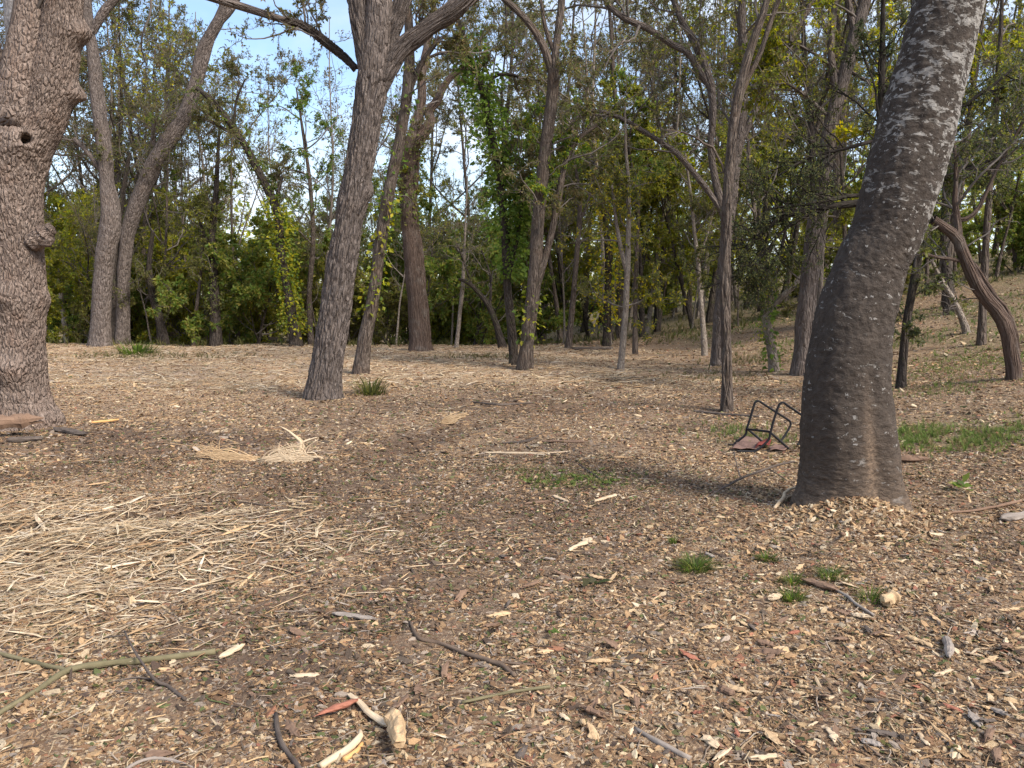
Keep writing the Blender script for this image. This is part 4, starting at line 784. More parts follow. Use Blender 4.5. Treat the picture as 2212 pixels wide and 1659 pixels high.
INFO = {'tall': ('tall mixed-leaf tree crowded among the woodland behind the clearing', 'tree', 'tall woodland trees behind the clearing'),
        'mid': ('leafy understory tree crowded among the woodland behind the clearing', 'tree', 'understory trees behind the clearing'),
        'bare': ('nearly leafless thin tree crowded among the woodland behind the clearing', 'tree', 'nearly bare trees behind the clearing'),
        'bush': ('low green shrub in the thicket at the back edge of the clearing', 'shrub', 'thicket shrubs at the back of the clearing')}
used = set()
def place(kind, X, yw, s=1.0, i=None):
    k = int(rng.integers(0, len(PROTO[kind]))) if i is None else i; o = PROTO[kind][k]
    c = o if (kind, k) not in used else copy_tree(o); used.add((kind, k))
    x = (X - W / 2) / (W / 2) * TAN * yw; c.location = onground(x, yw); c.rotation_euler = (0, 0, rng.random() * 6.28); s = s * ((.6 + .8 * rng.random()) if kind == 'bush' else (.85 + .3 * rng.random())); c.scale = (s, s, s)
    tag(c, *INFO[kind])
def spread(kind, n, X0, X1, y0, y1, s0=1.0, i=None, jit=.5):
    for k in range(n): place(kind, X0 + (X1 - X0) * (k + .5 + jit * (rng.random() - .5) * 2) / n, y0 + (y1 - y0) * rng.random(), s0, i)
spread('bush', 15, 60, 1130, 30, 35, 1.0); spread('bush', 10, -150, 1250, 38, 48, 1.2); spread('bush', 8, 1150, 1900, 40, 52, 1.0); spread('bush', 8, 1800, 2400, 24, 40, .7)
spread('bush', 6, 930, 1090, 33, 44, .9, 3)
spread('mid', 9, 60, 440, 31, 42, 1.15); spread('mid', 4, 440, 560, 31, 42, .8); spread('mid', 4, 540, 740, 31, 42, .8); spread('mid', 8, 740, 1060, 34, 46, 1.0); spread('mid', 14, 1080, 1720, 31, 44, 1.25); spread('mid', 8, 1700, 2350, 22, 36, .8); spread('mid', 4, 100, 420, 40, 50, 1.1)
spread('tall', 5, -100, 420, 36, 52, .9); spread('tall', 6, 70, 420, 32, 46, 1.3, 2); spread('tall', 2, 60, 460, 33, 48, 1.3, 0); spread('bare', 9, 100, 560, 30, 42, 1.5); spread('bare', 5, 540, 1000, 32, 46, 1.25); spread('tall', 3, 860, 1130, 36, 48, 1.35, 0); spread('tall', 17, 1150, 1850, 31, 52, 1.45); spread('tall', 12, 1750, 2450, 20, 45, 1.25); spread('tall', 2, 740, 940, 40, 52, .9)
spread('bare', 6, 150, 520, 32, 48, 1.0); spread('bare', 8, 1000, 1500, 30, 48, .85); spread('bare', 12, 1150, 1850, 28, 42, 1.4); spread('bare', 8, 1600, 2350, 20, 40, 1.2); spread('bare', 4, 560, 1000, 34, 50, .65)
spread('bare', 16, 40, 1900, 28.6, 32, .55)
for k in range(4): place('mid', -600 - 250 * k, 24 + 3 * k)
for k in range(6): place('tall', 2500 + 160 * k, 18 + 4 * k)
# the far wood that reads as one mass
fw = MB(); n = 66000; a = (rng.random(n) * 2 - 1) * R(50); rr = 58 + 34 * rng.random(n); x, y = rr * np.sin(a), rr * np.cos(a)
hh = 8.0 + 3.0 * vnoise(np.stack([a * 14, a * 0, rr * .06], 1)) + 1.5 * vnoise(np.stack([a * 45, a * 0 + 4, rr * .2], 1)); z = gz(x, y) + hh * rng.random(n) ** .8
leaves(fw, np.stack([x, y, z], 1), rng.normal(size=(n, 3)), .40, 'lit', 'yellow', .35, .6, .2); o = fw.build('distant_woodland', LEAF, None, (0, 70, 0), False); o.location = (0, 70, 0); tag(o, kind='stuff')
# ------------------------------------------------------------------ discarded chair frame
def paint_mat(name, c, rough=.45):
    m, nt, b, o = newmat(name); v = nt.nodes.new('ShaderNodeTexCoord').outputs['Object']; n = noise(nt, v, 30, 5)
    nt.links.new(mixc(nt, mrange(nt, n, .55, .75, 0, .7), c, (.06, .045, .035)), b.inputs['Base Color']); nt.links.new(mrange(nt, n, .3, .7, rough, rough + .3), b.inputs['Roughness']); return m
def wood_mat(name, a, b_, s=14, st=.12, bump=.006):
    m, nt, b, o = newmat(name); v = attr(nt, 'bc').outputs['Vector']; n = noise(nt, mapping(nt, v, (1, 1, st)), s * 2.2, 6, .7, .3); n2 = noise(nt, v, s, 4)
    nt.links.new(mixc(nt, mrange(nt, n2, .5, .75, 0, .55), mixc(nt, mrange(nt, n, .3, .7), a, b_), tuple(x * .55 for x in a)), b.inputs['Base Color'])
    bp = nd(nt, 'ShaderNodeBump', Strength=.8, Distance=bump); nt.links.new(n, bp.inputs['Height']); nt.links.new(bp.outputs[0], b.inputs['Normal']); return m
BLACK = paint_mat('black_tube', (.012, .012, .015))
def Z1(zx, zy): return 1539.5 + .112 * zx, 831.7 + .112 * zy
CB = hit(1612, 978); y0, y1 = CB[1], hit(1590, 968).copy()[1] + .12
chair = empty('chair_frame', CB); tag(chair, 'upturned black tubular chair frame with torn reddish seat cloth by the lichen trunk', 'chair')
def rod(pts, name, w=5.0):
    m = MB(); P = np.array([at(*Z1(p[0], p[1]), p[2]) for p in pts]); P = spline(P, 12 * len(pts)); g0 = gz(P[:, 0], P[:, 1]) + .012; P[:, 2] = np.maximum(P[:, 2], g0)
    tubes(m, P, np.full(len(P), .0125), 10, caps=True); m.build(name, BLACK, chair, CB)
rod([(300, 1230, y1), (500, 1070, y1), (630, 960, y1), (660, 840, y1), (735, 600, y1), (805, 370, y1), (840, 320, y1), (890, 310, y1), (950, 345, y1 + .02), (1200, 510, y1 + .08), (1440, 660, y1 + .16), (1495, 715, y1 + .18), (1495, 790, y1 + .18), (1400, 960, y1 + .16), (1280, 1130, y1 + .12)], 'leg_loop')
rod([(470, 1345, y0), (660, 1335, y0), (830, 1270, y0), (1000, 1140, y0), (1085, 1040, y0), (1115, 920, y0), (1190, 640, y0), (1275, 400, y0), (1310, 350, y0), (1365, 338, y0), (1430, 385, y0 + .02), (1600, 500, y0 + .08), (1800, 640, y0 + .14), (1850, 700, y0 + .16), (1840, 800, y0 + .16), (1700, 1050, y0 + .15), (1640, 1160, y0 + .13)], 'leg_loop')
rod([(662, 850, y1), (880, 875, (y0 + y1) / 2), (1112, 905, y0)], 'crossbar'); rod([(690, 865, y1), (830, 980, y1 - .02), (960, 1095, y1 - .05)], 'brace'); rod([(1128, 930, y0), (1300, 1080, y0 + .03), (1465, 1225, y0 + .05)], 'brace')
def cloth(pts, name, mat, h=.03):
    m = MB(); n = 16; c = [hit(*Z1(*p)) for p in pts]; U, V = np.meshgrid(np.linspace(0, 1, n), np.linspace(0, 1, n)); U, V = U.ravel()[:, None], V.ravel()[:, None]
    P = c[0] * (1 - U) * (1 - V) + c[1] * U * (1 - V) + c[2] * U * V + c[3] * (1 - U) * V; P[:, :2] += .02 * np.stack([vnoise(P * 9), vnoise(P * 9 + 7)], 1)
    P[:, 2] = gz(P[:, 0], P[:, 1]) + .02 + h * (.5 + .5 * vnoise(P * np.array([14, 9, 0.0]) + 3)); I = np.arange(n * n).reshape(n, n)
    q = np.stack([I[:-1, :-1], I[:-1, 1:], I[1:, 1:], I[1:, :-1]], -1).reshape(-1, 4); m.add(P, q); o = m.build(name, mat, chair, CB); sdm = o.modifiers.new('s', 'SOLIDIFY'); sdm.thickness = .006; return o
FAB = wood_mat('faded_red_cloth', (.15, .085, .068), (.24, .155, .125), 30, 1, .003); FABR = wood_mat('red_cloth', (.13, .03, .025), (.19, .045, .035), 30, 1, .003)
cloth([(330, 1290), (880, 1310), (960, 1085), (560, 1040)], 'seat_cloth', FAB); cloth([(800, 1290), (1080, 1240), (1150, 1150), (960, 1130)], 'seat_cloth', FABR, .06); cloth([(1080, 1300), (1420, 1320), (1520, 1240), (1180, 1190)], 'seat_cloth', FAB)

# ------------------------------------------------------------------ fallen sticks, bark and wood pieces
STK = dict(green=wood_mat('green_grey_stick', (.11, .095, .052), (.20, .17, .10)), brown=wood_mat('brown_stick', (.09, .062, .045), (.17, .122, .09)), dark=wood_mat('dark_stick', (.06, .045, .038), (.15, .12, .10)), pale=wood_mat('peeled_wood', (.36, .25, .155), (.66, .53, .37)),
           grey=wood_mat('weathered_wood', (.20, .165, .14), (.34, .29, .25)), red=wood_mat('red_heartwood', (.25, .095, .06), (.35, .145, .095)), orange=wood_mat('orange_wood', (.52, .28, .10), (.62, .38, .17)), tan=wood_mat('tan_wood', (.30, .19, .105), (.58, .42, .25)), mulch=wood_mat('brown_bark_piece', (.14, .085, .058), (.24, .155, .105)))
def stick(name, label, paths, mat, cat='stick', group=None, lift=.4, sides=9):
    """paths: list of [(X, Y, width_px, height)] on the ground"""
    m = MB(); B = hit(paths[0][0][0], paths[0][0][1])
    for L in paths:
        P = []; r = []
        for p in L:
            h = p[3] if len(p) > 3 else 0; c = hit(p[0], p[1]); w = px(p[2], c[1]) / 2
            if h: c = c + (CAM - c) * (h / (CAM[2] - c[2]))
            P.append(c + np.array([0, 0, w * lift + .009])); r.append(w)
        P = np.array(P); ln = np.linalg.norm(np.diff(P, axis=0), axis=1).sum(); n = int(np.clip(ln / .025, 10, 90)); q = spline(np.column_stack([P, r]), n); P, r = q[:, :3], np.maximum(q[:, 3], .0012)
        k = np.arange(n); s = rng.random() * 90; P = P + (r * .5)[:, None] * np.stack([vnoise(np.stack([k * .35, k * 0 + s, k * 0], 1)), vnoise(np.stack([k * .35, k * 0 + s, k * 0 + 7], 1)), .4 * vnoise(np.stack([k * .35, k * 0 + s, k * 0 + 3], 1))], 1)
        r = r * (1 + .16 * vnoise(np.stack([k * .7, k * 0 + s, k * 0 + 5], 1))); tubes(m, P, r, sides, caps=True)
    o = m.build(name, STK[mat], None, B); o.location = B; tag(o, label, cat, group); return o
def slab(name, label, X0, Y0, X1, Y1, wpx, tpx, mat, cat='wood piece', group=None, raise_=0.0, jag=.16, tilt=0.0):
    """a split piece lying from one pixel to another: length along, wpx wide, tpx thick, with torn ends"""
    a, b = hit(X0, Y0), hit(X1, Y1); B = (a + b) / 2; L = np.linalg.norm(b - a); T = unit(b - a); S = unit(np.cross(T, np.array([0, 0, 1.0]))); U = np.cross(S, T)
    if tilt: S, U = S * math.cos(tilt) + U * math.sin(tilt), U * math.cos(tilt) - S * math.sin(tilt)
    w, t = px(wpx, B[1]), px(tpx, B[1]); nL, nW = 14, 6; u = np.linspace(-.5, .5, nL); s0 = rng.random() * 50; m = MB(); V = []; bc = []
    sec = [(-.5, 0), (-.36, .42), (-.1, .5), (.2, .44), (.46, .22), (.5, -.12), (.3, -.48), (-.2, -.5), (-.42, -.3)]; ns = len(sec)
    prof = (1 - np.abs(2 * u) ** 6 * (.25 + .5 * rng.random())) * (1 + .22 * vnoise(np.stack([u * 5 + s0, u * 0, u * 0], 1))); bend = .05 * L * vnoise(np.stack([u * 1.8 + s0, u * 0 + 3, u * 0], 1))
    for i in range(nL):
        for j, (p, h) in enumerate(sec):
            jl = jag * w * vnoise(np.array([[j * 1.7 + s0, i * .01, 0.0]]))[0] * (2.2 if i in (0, nL - 1) else .15); rr = 1 + .30 * vnoise(np.array([[j * .9 + s0, i * .55, 4.0]]))[0]
            V.append(B + T * (u[i] * L + jl) + S * (p * w * prof[i] * rr + bend[i]) + U * (h * t * prof[i] * rr)); bc.append((p * w + s0, h * t, u[i] * L))
    V = np.array(V); I = np.arange(nL * ns).reshape(nL, ns); q = np.stack([I[:-1], np.roll(I[:-1], -1, 1), np.roll(I[1:], -1, 1), I[1:]], -1).reshape(-1, 4)
    low = V[:, 2] - gz(V[:, 0], V[:, 1]); V[:, 2] -= np.percentile(low, 8) - raise_ - .004
    caps = [[I[0, 0], I[0, k + 1], I[0, k]] for k in range(1, ns - 1)] + [[I[-1, 0], I[-1, k], I[-1, k + 1]] for k in range(1, ns - 1)]
    m.add(V, q, caps, bc=np.array(bc)); o = m.build(name, STK[mat], None, B, smooth=False); o.location = B; tag(o, label, cat, group); return o
stick('fallen_branch', 'long green-grey forked branch lying across the lower left foreground', [[(-60, 1600, 14), (0, 1552, 13), (70, 1508, 13), (140, 1462, 14), (224, 1445, 15), (330, 1433, 14), (465, 1417, 14)], [(150, 1460, 11), (80, 1440, 10), (0, 1420, 9), (-60, 1405, 8)]], 'green', 'branch', lift=.9)
stick('fallen_twig', 'dark forked twig crossing over the long green-grey branch', [[(269, 1370, 4, .03), (290, 1412, 5, .05), (330, 1470, 7, .02), (362, 1490, 8), (402, 1518, 8)], [(330, 1474, 5), (290, 1470, 4), (238, 1480, 3)], [(268, 1378, 4, .03), (230, 1382, 3), (200, 1390, 2)]], 'dark', 'twig', lift=.8)
stick('fallen_stick', 'dark curved stick at the bottom edge, left of the red bark', [[(594, 1550, 9), (605, 1608, 12), (622, 1638, 12), (655, 1675, 13)]], 'dark', lift=.8)
stick('fallen_stick', 'crooked brown stick in the middle of the foreground', [[(885, 1350, 6), (905, 1385, 8), (952, 1398, 9), (1036, 1429, 10), (1085, 1445, 11), (1114, 1468, 10)], [(1040, 1430, 6), (1110, 1440, 5), (1150, 1441, 4)]], 'brown', lift=.8)
stick('fallen_stick', 'thin straight stick below the crooked brown stick', [[(997, 1525, 7), (1080, 1506, 7), (1187, 1490, 8)]], 'green', lift=.8)
stick('fallen_stick', 'straight grey-brown stick at the bottom right foreground', [[(1371, 1582, 9), (1420, 1612, 13), (1494, 1649, 13)]], 'grey', lift=.8)
stick('fallen_stick', 'pale peeled stick lying level in the middle ground', [[(1047, 980, 4), (1110, 982, 6), (1170, 982, 5), (1227, 978, 4)]], 'pale')
stick('fallen_twig', 'dark bare twig rising left of the lichen trunk base', [[(1522, 1080, 3), (1560, 1058, 4, .03), (1605, 1035, 5, .07), (1681, 1008, 5, .12), (1716, 1000, 4, .14)], [(1600, 1038, 3, .06), (1590, 1000, 2, .12), (1585, 975, 2, .16)], [(1660, 1015, 3, .1), (1700, 1040, 2, .03)]], 'dark', 'twig')
stick('fallen_twig', 'grey bent twig beside the grass tufts at right foreground', [[(1733, 1256, 4), (1767, 1263, 6), (1824, 1291, 7), (1850, 1312, 7), (1886, 1335, 7)]], 'grey', 'twig', lift=.8)
stick('fallen_stick', 'reddish stick lying right of the lichen trunk base', [[(2040, 1112, 4), (2087, 1110, 6), (2150, 1099, 6), (2204, 1086, 7)]], 'mulch', lift=.8)
stick('upright_peg', 'short brown stick stuck upright in the chips before the lichen trunk', [[(1824, 1157, 7), (1824, 1157, 7, .06), (1822, 1157, 7, .12), (1819, 1157, 8, .17)]], 'mulch', lift=0)
stick('pale_root', 'pale curled root at the left foot of the lichen trunk', [[(1672, 1102, 7), (1690, 1085, 8, .03), (1697, 1068, 7, .05), (1722, 1056, 5, .05)], [(1690, 1086, 6, .03), (1705, 1078, 6), (1722, 1071, 5)]], 'pale', 'root', lift=.8)
stick('fallen_stick', 'curved peeled pale strip below the red bark at bottom centre', [[(776, 1585, 8, .03), (775, 1602, 14, .02), (750, 1628, 16), (711, 1652, 18), (690, 1668, 18)]], 'pale', lift=.7)
stick('fallen_stick', 'short orange splinter beside the curved pale strip', [[(782, 1612, 8), (768, 1632, 12), (742, 1652, 14)]], 'orange', lift=.7)
for i, (pts, lab) in enumerate([([(470, 1690, 5), (380, 1652, 7), (310, 1648, 8), (228, 1700, 6)], 'grey twig along the bottom left edge'), ([(600, 1100, 3), (520, 1088, 4), (455, 1098, 3)], 'thin twig in the left middle ground'), ([(1020, 870, 3), (1080, 876, 5), (1150, 872, 3)], 'dark thin stick in the clearing right of the stout grey tree'), ([(1500, 890, 5), (1560, 897, 6), (1640, 902, 4)], 'dark stick at the foot of the vine-wrapped trunk'), ([(1085, 960, 4), (1140, 955, 6), (1170, 938, 3)], 'dark stick behind the level peeled stick'), ([(1250, 1005, 3), (1300, 1040, 3)], 'tiny dark twig above the green patch')]):
    stick('fallen_twig', lab, [pts], ['grey', 'brown', 'dark', 'dark', 'dark', 'dark'][i], 'twig')
slab('bark_strip', 'red-orange strip of bark at the bottom centre', 692, 1562, 772, 1530, 24, 10, 'red', 'bark', raise_=.015, jag=.35, tilt=.3)
slab('wood_splinter', 'long pale splinter touching the red-orange bark', 756, 1512, 842, 1578, 18, 9, 'pale', raise_=.01)
slab('wood_chunk', 'pale blocky wood chunk standing at the bottom centre', 846, 1582, 868, 1642, 38, 38, 'tan', raise_=.03, jag=.12)
slab('wood_slab', 'flat grey slab of bark left of centre in the foreground', 720, 1330, 808, 1342, 16, 8, 'grey')
slab('wood_splinter', 'pale chunk at the tip of the long green-grey branch', 474, 1431, 524, 1402, 15, 9, 'pale', raise_=.01)
slab('wood_splinter', 'flat white chip left of the crooked brown stick', 628, 1466, 688, 1463, 15, 6, 'pale')
slab('bark_strip', 'reddish decayed bark strip behind the level peeled stick', 1180, 955, 1262, 958, 13, 5, 'mulch', 'bark', jag=.5); slab('bark_strip', 'dull red bark flake under the green patch', 1135, 1092, 1185, 1086, 10, 4, 'mulch', 'bark')
slab('wood_splinter', 'pale pointed splinter below the green patch on its left', 1196, 1074, 1226, 1088, 8, 5, 'pale'); slab('wood_splinter', 'pale flat splinter below the green patch on its right', 1284, 1086, 1330, 1072, 10, 5, 'pale'); slab('wood_splinter', 'pale slanting splinter in the centre foreground', 1232, 1194, 1274, 1168, 12, 7, 'pale')
slab('bark_strip', 'dark curved bark piece between the two right grass tufts', 1733, 1260, 1806, 1282, 18, 9, 'mulch', 'bark', raise_=.008); slab('wood_chunk', 'tan knobbly chunk right of the grass tufts', 1908, 1318, 1938, 1304, 24, 22, 'tan', raise_=.01)
slab('bark_strip', 'dark brown bark lump in the right foreground', 1636, 1394, 1672, 1404, 18, 12, 'mulch', 'bark'); slab('wood_chunk', 'short round log piece lying in the right foreground', 2046, 1386, 2048, 1428, 20, 20, 'grey'); slab('wood_slab', 'brown grained slab in the lower right foreground', 1496, 1476, 1534, 1500, 14, 8, 'mulch'); slab('wood_chunk', 'brown stone-like bark block in the lower right foreground', 1552, 1496, 1586, 1510, 18, 14, 'mulch')
slab('wood_slab', 'yellow-brown split slab at the far right foreground', 1962, 1384, 2012, 1404, 15, 8, 'tan'); slab('wood_chunk', 'torn pale flake at the bottom right', 1522, 1600, 1548, 1625, 24, 9, 'pale'); slab('wood_splinter', 'pale upright flake near the bottom right', 1792, 1580, 1804, 1606, 16, 8, 'pale'); slab('wood_splinter', 'white flake in the bottom right corner', 2056, 1646, 2068, 1618, 14, 8, 'pale'); slab('wood_splinter', 'pale spear-shaped flake right of centre at the bottom', 1984, 1590, 2006, 1618, 12, 6, 'pale')
slab('bark_strip', 'grey bark flakes near the bottom right corner', 1862, 1606, 1904, 1618, 20, 8, 'grey', 'bark'); slab('wood_chunk', 'white stone-like chip left of the grass tufts', 1664, 1302, 1686, 1296, 16, 14, 'pale', raise_=.005)
slab('wood_splinter', 'bright orange splinter right of the burled tree', 200, 919, 258, 913, 9, 5, 'orange', raise_=.02)
slab('split_log', 'split reddish-brown log half leaning on the burled tree', -24, 948, 80, 940, 34, 30, 'mulch', 'log', raise_=.10, jag=.3); slab('rotten_log', 'dark rotten stick-like log under the split log', 16, 956, 92, 953, 10, 9, 'dark', 'log', raise_=.01); slab('wood_splinter', 'white splinter propped under the split log', 66, 902, 82, 928, 8, 6, 'pale', raise_=.03); slab('rotten_log', 'dark decayed wood at the right foot of the burled tree', 120, 932, 188, 942, 16, 9, 'dark', 'log', jag=.4)
slab('rotten_log', 'short grey-brown log at the right foot of the lichen trunk', 1928, 1000, 2006, 1001, 15, 13, 'mulch', 'log', raise_=.01); slab('weathered_log', 'grey weathered log end at the right edge', 2160, 1128, 2240, 1118, 18, 14, 'grey', 'log'); slab('fallen_log', 'dark fallen log at the left rear edge of the clearing', 532, 732, 602, 746, 14, 14, 'dark', 'log', raise_=.1)
slab('fallen_log', 'low dark brush log at the right rear edge of the clearing', 1236, 757, 1320, 756, 7, 7, 'dark', 'log', jag=.5)
# large loose chips, the biggest that show in the foreground
big_mats = ['tan', 'pale', 'mulch', 'grey', 'red', 'dark']; kinds_ = {'tan': 'tan', 'pale': 'pale', 'mulch': 'brown', 'grey': 'grey', 'red': 'reddish', 'dark': 'dark'}
protos = {k: [] for k in big_mats}
for k in range(240):
    Y = 1130 + 520 * rng.random() ** .8; X = (-20 + 2250 * rng.random()) if rng.random() < .45 else (1000 + 1230 * rng.random()); mt = rng.choice(big_mats, p=[.40, .12, .32, .07, .03, .06])
    L = .032 + .055 * rng.random() ** 2.2
    if len(protos[mt]) < 5:
        o = slab('wood_chip', 'x', 1000, 1500, 1000 + 56, 1500 - 4 + 8 * rng.random(), 14 + 16 * rng.random(), 6 + 8 * rng.random(), str(mt), jag=.5); protos[mt].append((o, px(56, hit(1000, 1500)[1])))
        base_l = protos[mt][-1][1]
    else:
        o, base_l = protos[mt][int(rng.integers(0, 5))]; o = o.copy(); col.objects.link(o)
    s = L / base_l; p = hit(X, Y); o.location = p + np.array([0, 0, .006]); o.scale = (s, s, s); o.rotation_euler = (.2 * rng.normal(), .2 * rng.normal(), rng.random() * 6.28)
    tag(o, 'one of the loose %s wood chips strewn over the foreground mulch' % kinds_[str(mt)], 'wood chip', 'loose %s wood chips in the foreground' % kinds_[str(mt)])

# splintered pale tuft and shredded bundles in the left middle ground
def tuft(name, label, base, strands, cat, mat='pale'):
    m = MB(); B = hit(*base)
    for L in strands:
        P = np.array([at(p[0], p[1], B[1] + (p[3] if len(p) > 3 else 0)) for p in L]); P[:, 2] = np.maximum(P[:, 2], gz(P[:, 0], P[:, 1]) + .004); r = np.array([px(p[2], B[1]) / 2 for p in L]); q = spline(np.column_stack([P, r]), 14); tubes(m, q[:, :3], np.maximum(q[:, 3], .0015), 6, caps=True)
    o = m.build(name, STK[mat], None, B); o.location = B; return tag(o, label, cat)
tuft('splintered_stub', 'pale splintered wood standing up from a straw bundle, left middle ground', (640, 985), [[(642, 988, 9), (648, 968, 10), (650, 955, 9), (640, 945, 7), (622, 930, 4), (603, 940 - 20, 2)], [(650, 960, 7), (648, 948, 5), (640, 944, 4)], [(650, 958, 6), (662, 952, 5), (684, 945, 3)], [(640, 990, 5), (634, 972, 4), (628, 958, 2)], [(655, 985, 4), (664, 966, 3), (686, 950, 1.5)], [(648, 985, 6), (655, 965, 5), (652, 950, 4)], [(636, 985, 3), (626, 965, 2), (618, 955, 1)], [(660, 990, 3), (668, 970, 2), (672, 960, 1)]], 'splintered wood')
sA = [[(560 + 25 * rng.random() - 10, 992 + 12 * rng.random(), 3), (610 + 16 * rng.normal(), 985 + 8 * rng.normal(), 2.6), (650 + 22 * rng.normal(), 988 + 8 * rng.normal(), 2.4), (690 + 30 * rng.random() - 20, 994 + 5 * rng.normal(), 2)] for k in range(22)] + [[(640 - 30 * rng.random(), 995, 3), (660 - 60 * rng.random(), 980 - 8 * rng.random(), 2.5), (670 - 80 * rng.random(), 968 - 16 * rng.random(), 1)] for k in range(14)]
tuft('straw_bundle', 'pale shredded straw bundle lying under the splintered wood', (630, 1000), sA, 'straw bundle')
sB = [[(545 + 12 * rng.normal(), 994 + 5 * rng.normal(), 3), (500 + 16 * rng.normal(), 986 + 7 * rng.normal(), 2.4), (455 + 28 * rng.normal(), 976 + 11 * rng.normal(), 1.8), (425 + 40 * rng.normal(), 968 + 14 * rng.normal(), .8)] for k in range(24)]
tuft('straw_bundle', 'tan frayed straw bundle left of the splintered wood', (490, 996), sB, 'straw bundle', 'tan')
sC = [[(955 + 5 * rng.normal(), 920 + 3 * rng.normal(), 3), (975 + 6 * rng.normal(), 905 + 4 * rng.normal(), 4), (1000 + 10 * rng.normal(), 894 + 4 * rng.normal(), 2)] for k in range(16)]
tuft('straw_bundle', 'tan frayed straw clump in the middle of the clearing', (975, 920), sC, 'straw bundle', 'tan')
# grass tufts and small plants one can point to
def grass_tuft(name, label, X, Y, wpx, hpx, n, pal, cat='grass tuft', w=.0028, lean=1.1):
    B = hit(X, Y); m = MB(); rad, h = px(wpx, B[1]) / 2, px(hpx, B[1]) * .85
    for k in range(n):
        a = rng.random() * 6.28; d = np.array([math.cos(a), math.sin(a), 0]); b0 = B + d * rad * .85 * rng.random() ** .8; b0[2] = gz(b0[0], b0[1])[0] - .003; hh = h * (.2 + .9 * rng.random() ** 1.3); out = rad * lean * (.3 + .9 * rng.random()); s = np.array([-d[1], d[0], 0]) * w * (.6 + .8 * rng.random()); V = []
        for t in (0, .35, .7): c = b0 + d * out * t * t + np.array([0, 0, hh * (t - .18 * t * t) * 1.2]); V += [c + s * (1 - .6 * t), c - s * (1 - .6 * t)]
        V.append(b0 + d * out + np.array([0, 0, hh * .95])); cc = np.array(PAL[pal if rng.random() < .6 else 'olive'])[rng.integers(0, 4)] * (.5 + .6 * rng.random()); m.add(V, [[0, 1, 3, 2], [2, 3, 5, 4]], [[4, 5, 6]], c=(*np.clip(cc, 0, 1), 1))
    o = m.build(name, LEAF, None, B); o.location = B; return tag(o, label, cat)
for X, Y, w, h, n, lab in ((1502, 1232, 78, 34, 260, 'widest bright green grass tuft left of the right foreground group'), (1655, 1212, 44, 26, 120, 'small grass tuft in line with the lichen trunk, farthest back'), (1792, 1250, 56, 30, 130, 'dark green grass tuft right above the curved bark piece'), (1712, 1262, 46, 30, 110, 'grass tuft left of the curved bark piece'), (1712, 1296, 56, 34, 140, 'dark grass tuft just below its neighbour beside the white chip'), (1880, 1300, 66, 36, 90, 'thin olive grass tuft left of the tan knobbly chunk'), (1455, 1175, 26, 30, 36, 'wispy grass tuft in the centre right foreground')):
    grass_tuft('grass_tuft', lab, X, Y, w, h, int(n * 1.3), 'green')
grass_tuft('weed_clump', 'dark leafy weed clump growing right beside the stout grey tree', 800, 852, 80, 52, 130, 'olive', 'weed', .012, .8)
grass_tuft('weed_clump', 'spiky green weed clump before the twin trunks at left rear', 296, 765, 100, 36, 200, 'green', 'weed', .02, .8)
def leafy(name, label, X, Y, n, L, pal, cat='plant', h=.05):
    B = hit(X, Y); m = MB(); a = np.arange(n) * 2.4; D = np.stack([np.cos(a), np.sin(a), .25 + .5 * rng.random(n)], 1); leaves(m, np.tile(B, (n, 1)) + np.array([0, 0, .01]) + h * rng.random((n, 1)) * np.array([.3, .3, 1]) + .02 * rng.normal(size=(n, 3)) * np.array([1, 1, .3]), D, L, pal, None, 0, .6, .1); o = m.build(name, LEAF, None, B); o.location = B; return tag(o, label, cat)
leafy('fallen_leaves', 'dark green leaf cluster lying in the centre right foreground', 1280, 1262, 8, .085, 'cedar', h=.015); leafy('leafy_sprig', 'small bright green sprig right of the lichen trunk base', 2079, 1062, 9, .09, 'green', h=.05); leafy('leafy_sprig', 'tiny green sprig at the bottom foreground right of the crooked stick', 1196, 1388, 6, .05, 'green')
# ------------------------------------------------------------------ labels that tell the repeats apart
def pix(p):
    d = np.array(p) - CAM; t = d @ _f; return W / 2 + (d @ _r) / t / TAN * W / 2, H / 2 - (d @ _u) / t / TAN * W / 2, t
LM_TREES = [(48, 'burled tree'), (216, 'twin grey trunks'), (350, 'crooked dark trunk'), (467, 'dark upright trunk'), (640, 'yellow ivy trunk'), (740, 'stout grey tree'), (830, 'slender tree'), (908, 'pale-streaked trunk'), (986, 'thin bare trunk'), (1086, 'bent dark trunk'), (1134, 'forked vine trunk'), (1228, 'slim grey trunk'), (1310, 'golden ivy trunk'), (1350, 'pale young tree'), (1440, 'dark gap'), (1522, 'white thin trunk'), (1571, 'vine-wrapped trunk'), (1672, 'ivy stump'), (1733, 'stout brown trunk'), (1850, 'lichen trunk'), (1946, 'dark prop-like trunk'), (2060, 'grassy bank'), (2190, 'twisted tree')]
LOOK = {'woodland_tree': 'tall woodland tree', 'understory_tree': 'leafy understory tree', 'bare_tree': 'bare thin tree', 'thicket_shrub': 'low thicket shrub'}
TONE = {}
for kd, tones in (('tall', ('olive-brown', 'olive-green', 'browning')), ('mid', ('olive', 'green', 'yellowish')), ('bare', ('pale', 'brown')), ('bush', ('olive', 'green', 'brownish', 'yellow-green'))):
    for o, t in zip(PROTO[kd], tones): TONE[o.children[0].data.name] = t
RANK = ['nearest', 'second', 'third', 'fourth', 'fifth', 'sixth', 'seventh', 'eighth', 'ninth', 'tenth', 'eleventh', 'twelfth', 'thirteenth', 'fourteenth', 'fifteenth']
buckets = {}
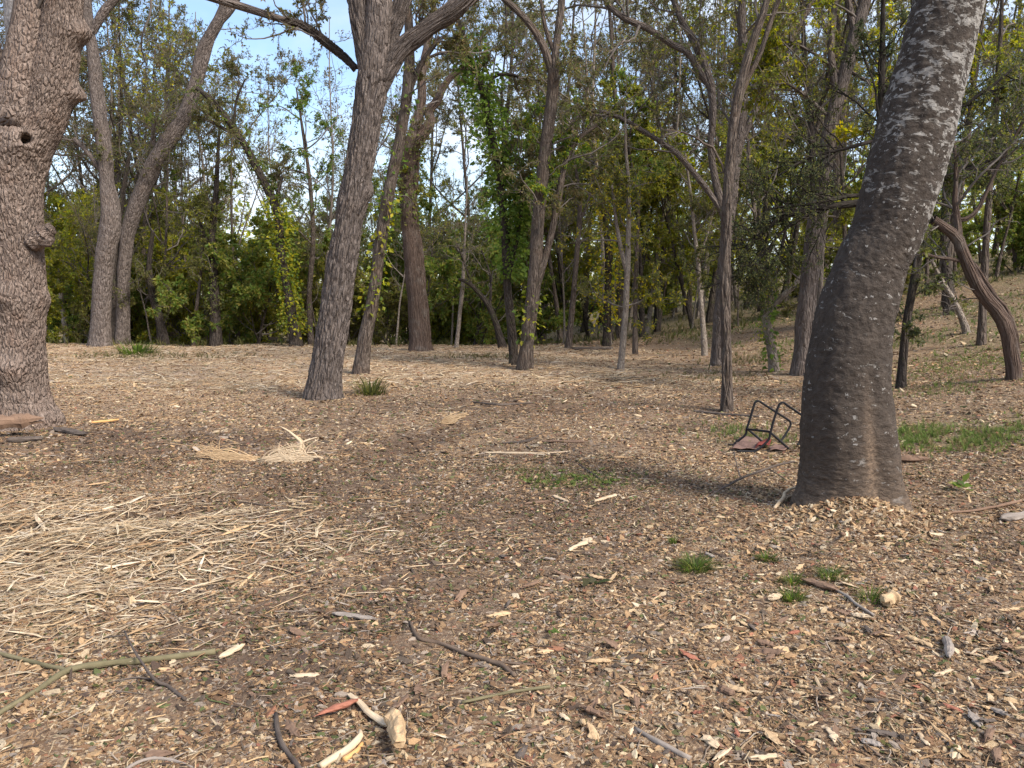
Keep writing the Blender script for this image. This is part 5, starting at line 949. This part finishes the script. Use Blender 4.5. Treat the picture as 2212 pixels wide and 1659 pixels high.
for o in list(col.objects):
    base = o.name.split('.')[0]
    if o.parent is None and base in LOOK:
        X, Y, t = pix(o.location); i = min(range(len(LM_TREES)), key=lambda k: abs(LM_TREES[k][0] - X)); dx = X - LM_TREES[i][0]
        side = 'straight behind' if abs(dx) < 18 else ('behind left of' if dx < 0 else 'behind right of')
        if X < -40 or X > 2250: side = 'out of view beyond'
        buckets.setdefault('%s %s %s the %s' % (TONE[o.children[0].data.name], LOOK[base], side, LM_TREES[i][1]), []).append((t, o))
for lab, L in buckets.items():
    L.sort(key=lambda q: q[0])
    for k, (t, o) in enumerate(L): o['label'] = lab if len(L) == 1 else '%s, %s in depth' % (lab, RANK[min(k, 14)])
LM_G = [(460, 1417, 'branch tip'), (140, 1462, 'branch fork'), (732, 1546, 'red-orange bark strip'), (857, 1612, 'blocky wood chunk'), (764, 1336, 'flat grey bark slab'), (1036, 1429, 'crooked brown stick'), (1090, 1507, 'thin straight stick'), (1432, 1617, 'bottom right stick'), (1502, 1232, 'widest grass tuft'), (1655, 1212, 'small rear grass tuft'), (1770, 1270, 'curved bark piece'), (1880, 1300, 'olive grass tuft'), (1922, 1311, 'tan knobbly chunk'), (1654, 1400, 'dark bark lump'), (2047, 1405, 'short round log piece'), (1570, 1503, 'brown bark block'), (1988, 1394, 'yellow-brown slab'), (1280, 1262, 'green leaf cluster'), (1253, 1181, 'slanting pale splinter'), (1196, 1388, 'tiny green sprig'), (1798, 1593, 'pale upright flake'), (2062, 1632, 'white corner flake'), (1883, 1612, 'grey bark flakes'), (340, 1480, 'dark forked twig'), (625, 1610, 'dark curved stick'), (2145, 1100, 'reddish stick'), (1820, 1130, 'upright peg'), (120, 1200, 'straw heap'), (640, 985, 'splintered wood'), (2079, 1062, 'bright green sprig')]
buckets = {}
for o in list(col.objects):
    if o.parent is None and o.name.split('.')[0] == 'wood_chip':
        X, Y, t = pix(o.location); i = min(range(len(LM_G)), key=lambda k: (LM_G[k][0] - X) ** 2 + 2.5 * (LM_G[k][1] - Y) ** 2); dx, dy = X - LM_G[i][0], Y - LM_G[i][1]
        side = ('left of' if dx < 0 else 'right of') if abs(dx) > 1.3 * abs(dy) else ('behind' if dy < 0 else 'before')
        buckets.setdefault('%s chip %s the %s' % (o['label'].split('loose ')[1].split(' wood')[0] + ' wood', side, LM_G[i][2]), []).append((math.hypot(dx, dy), o))
for lab, L in buckets.items():
    L.sort(key=lambda q: q[0])
    for k, (t, o) in enumerate(L): o['label'] = lab if len(L) == 1 else '%s, %s from it' % (lab, RANK[min(k, 14)])
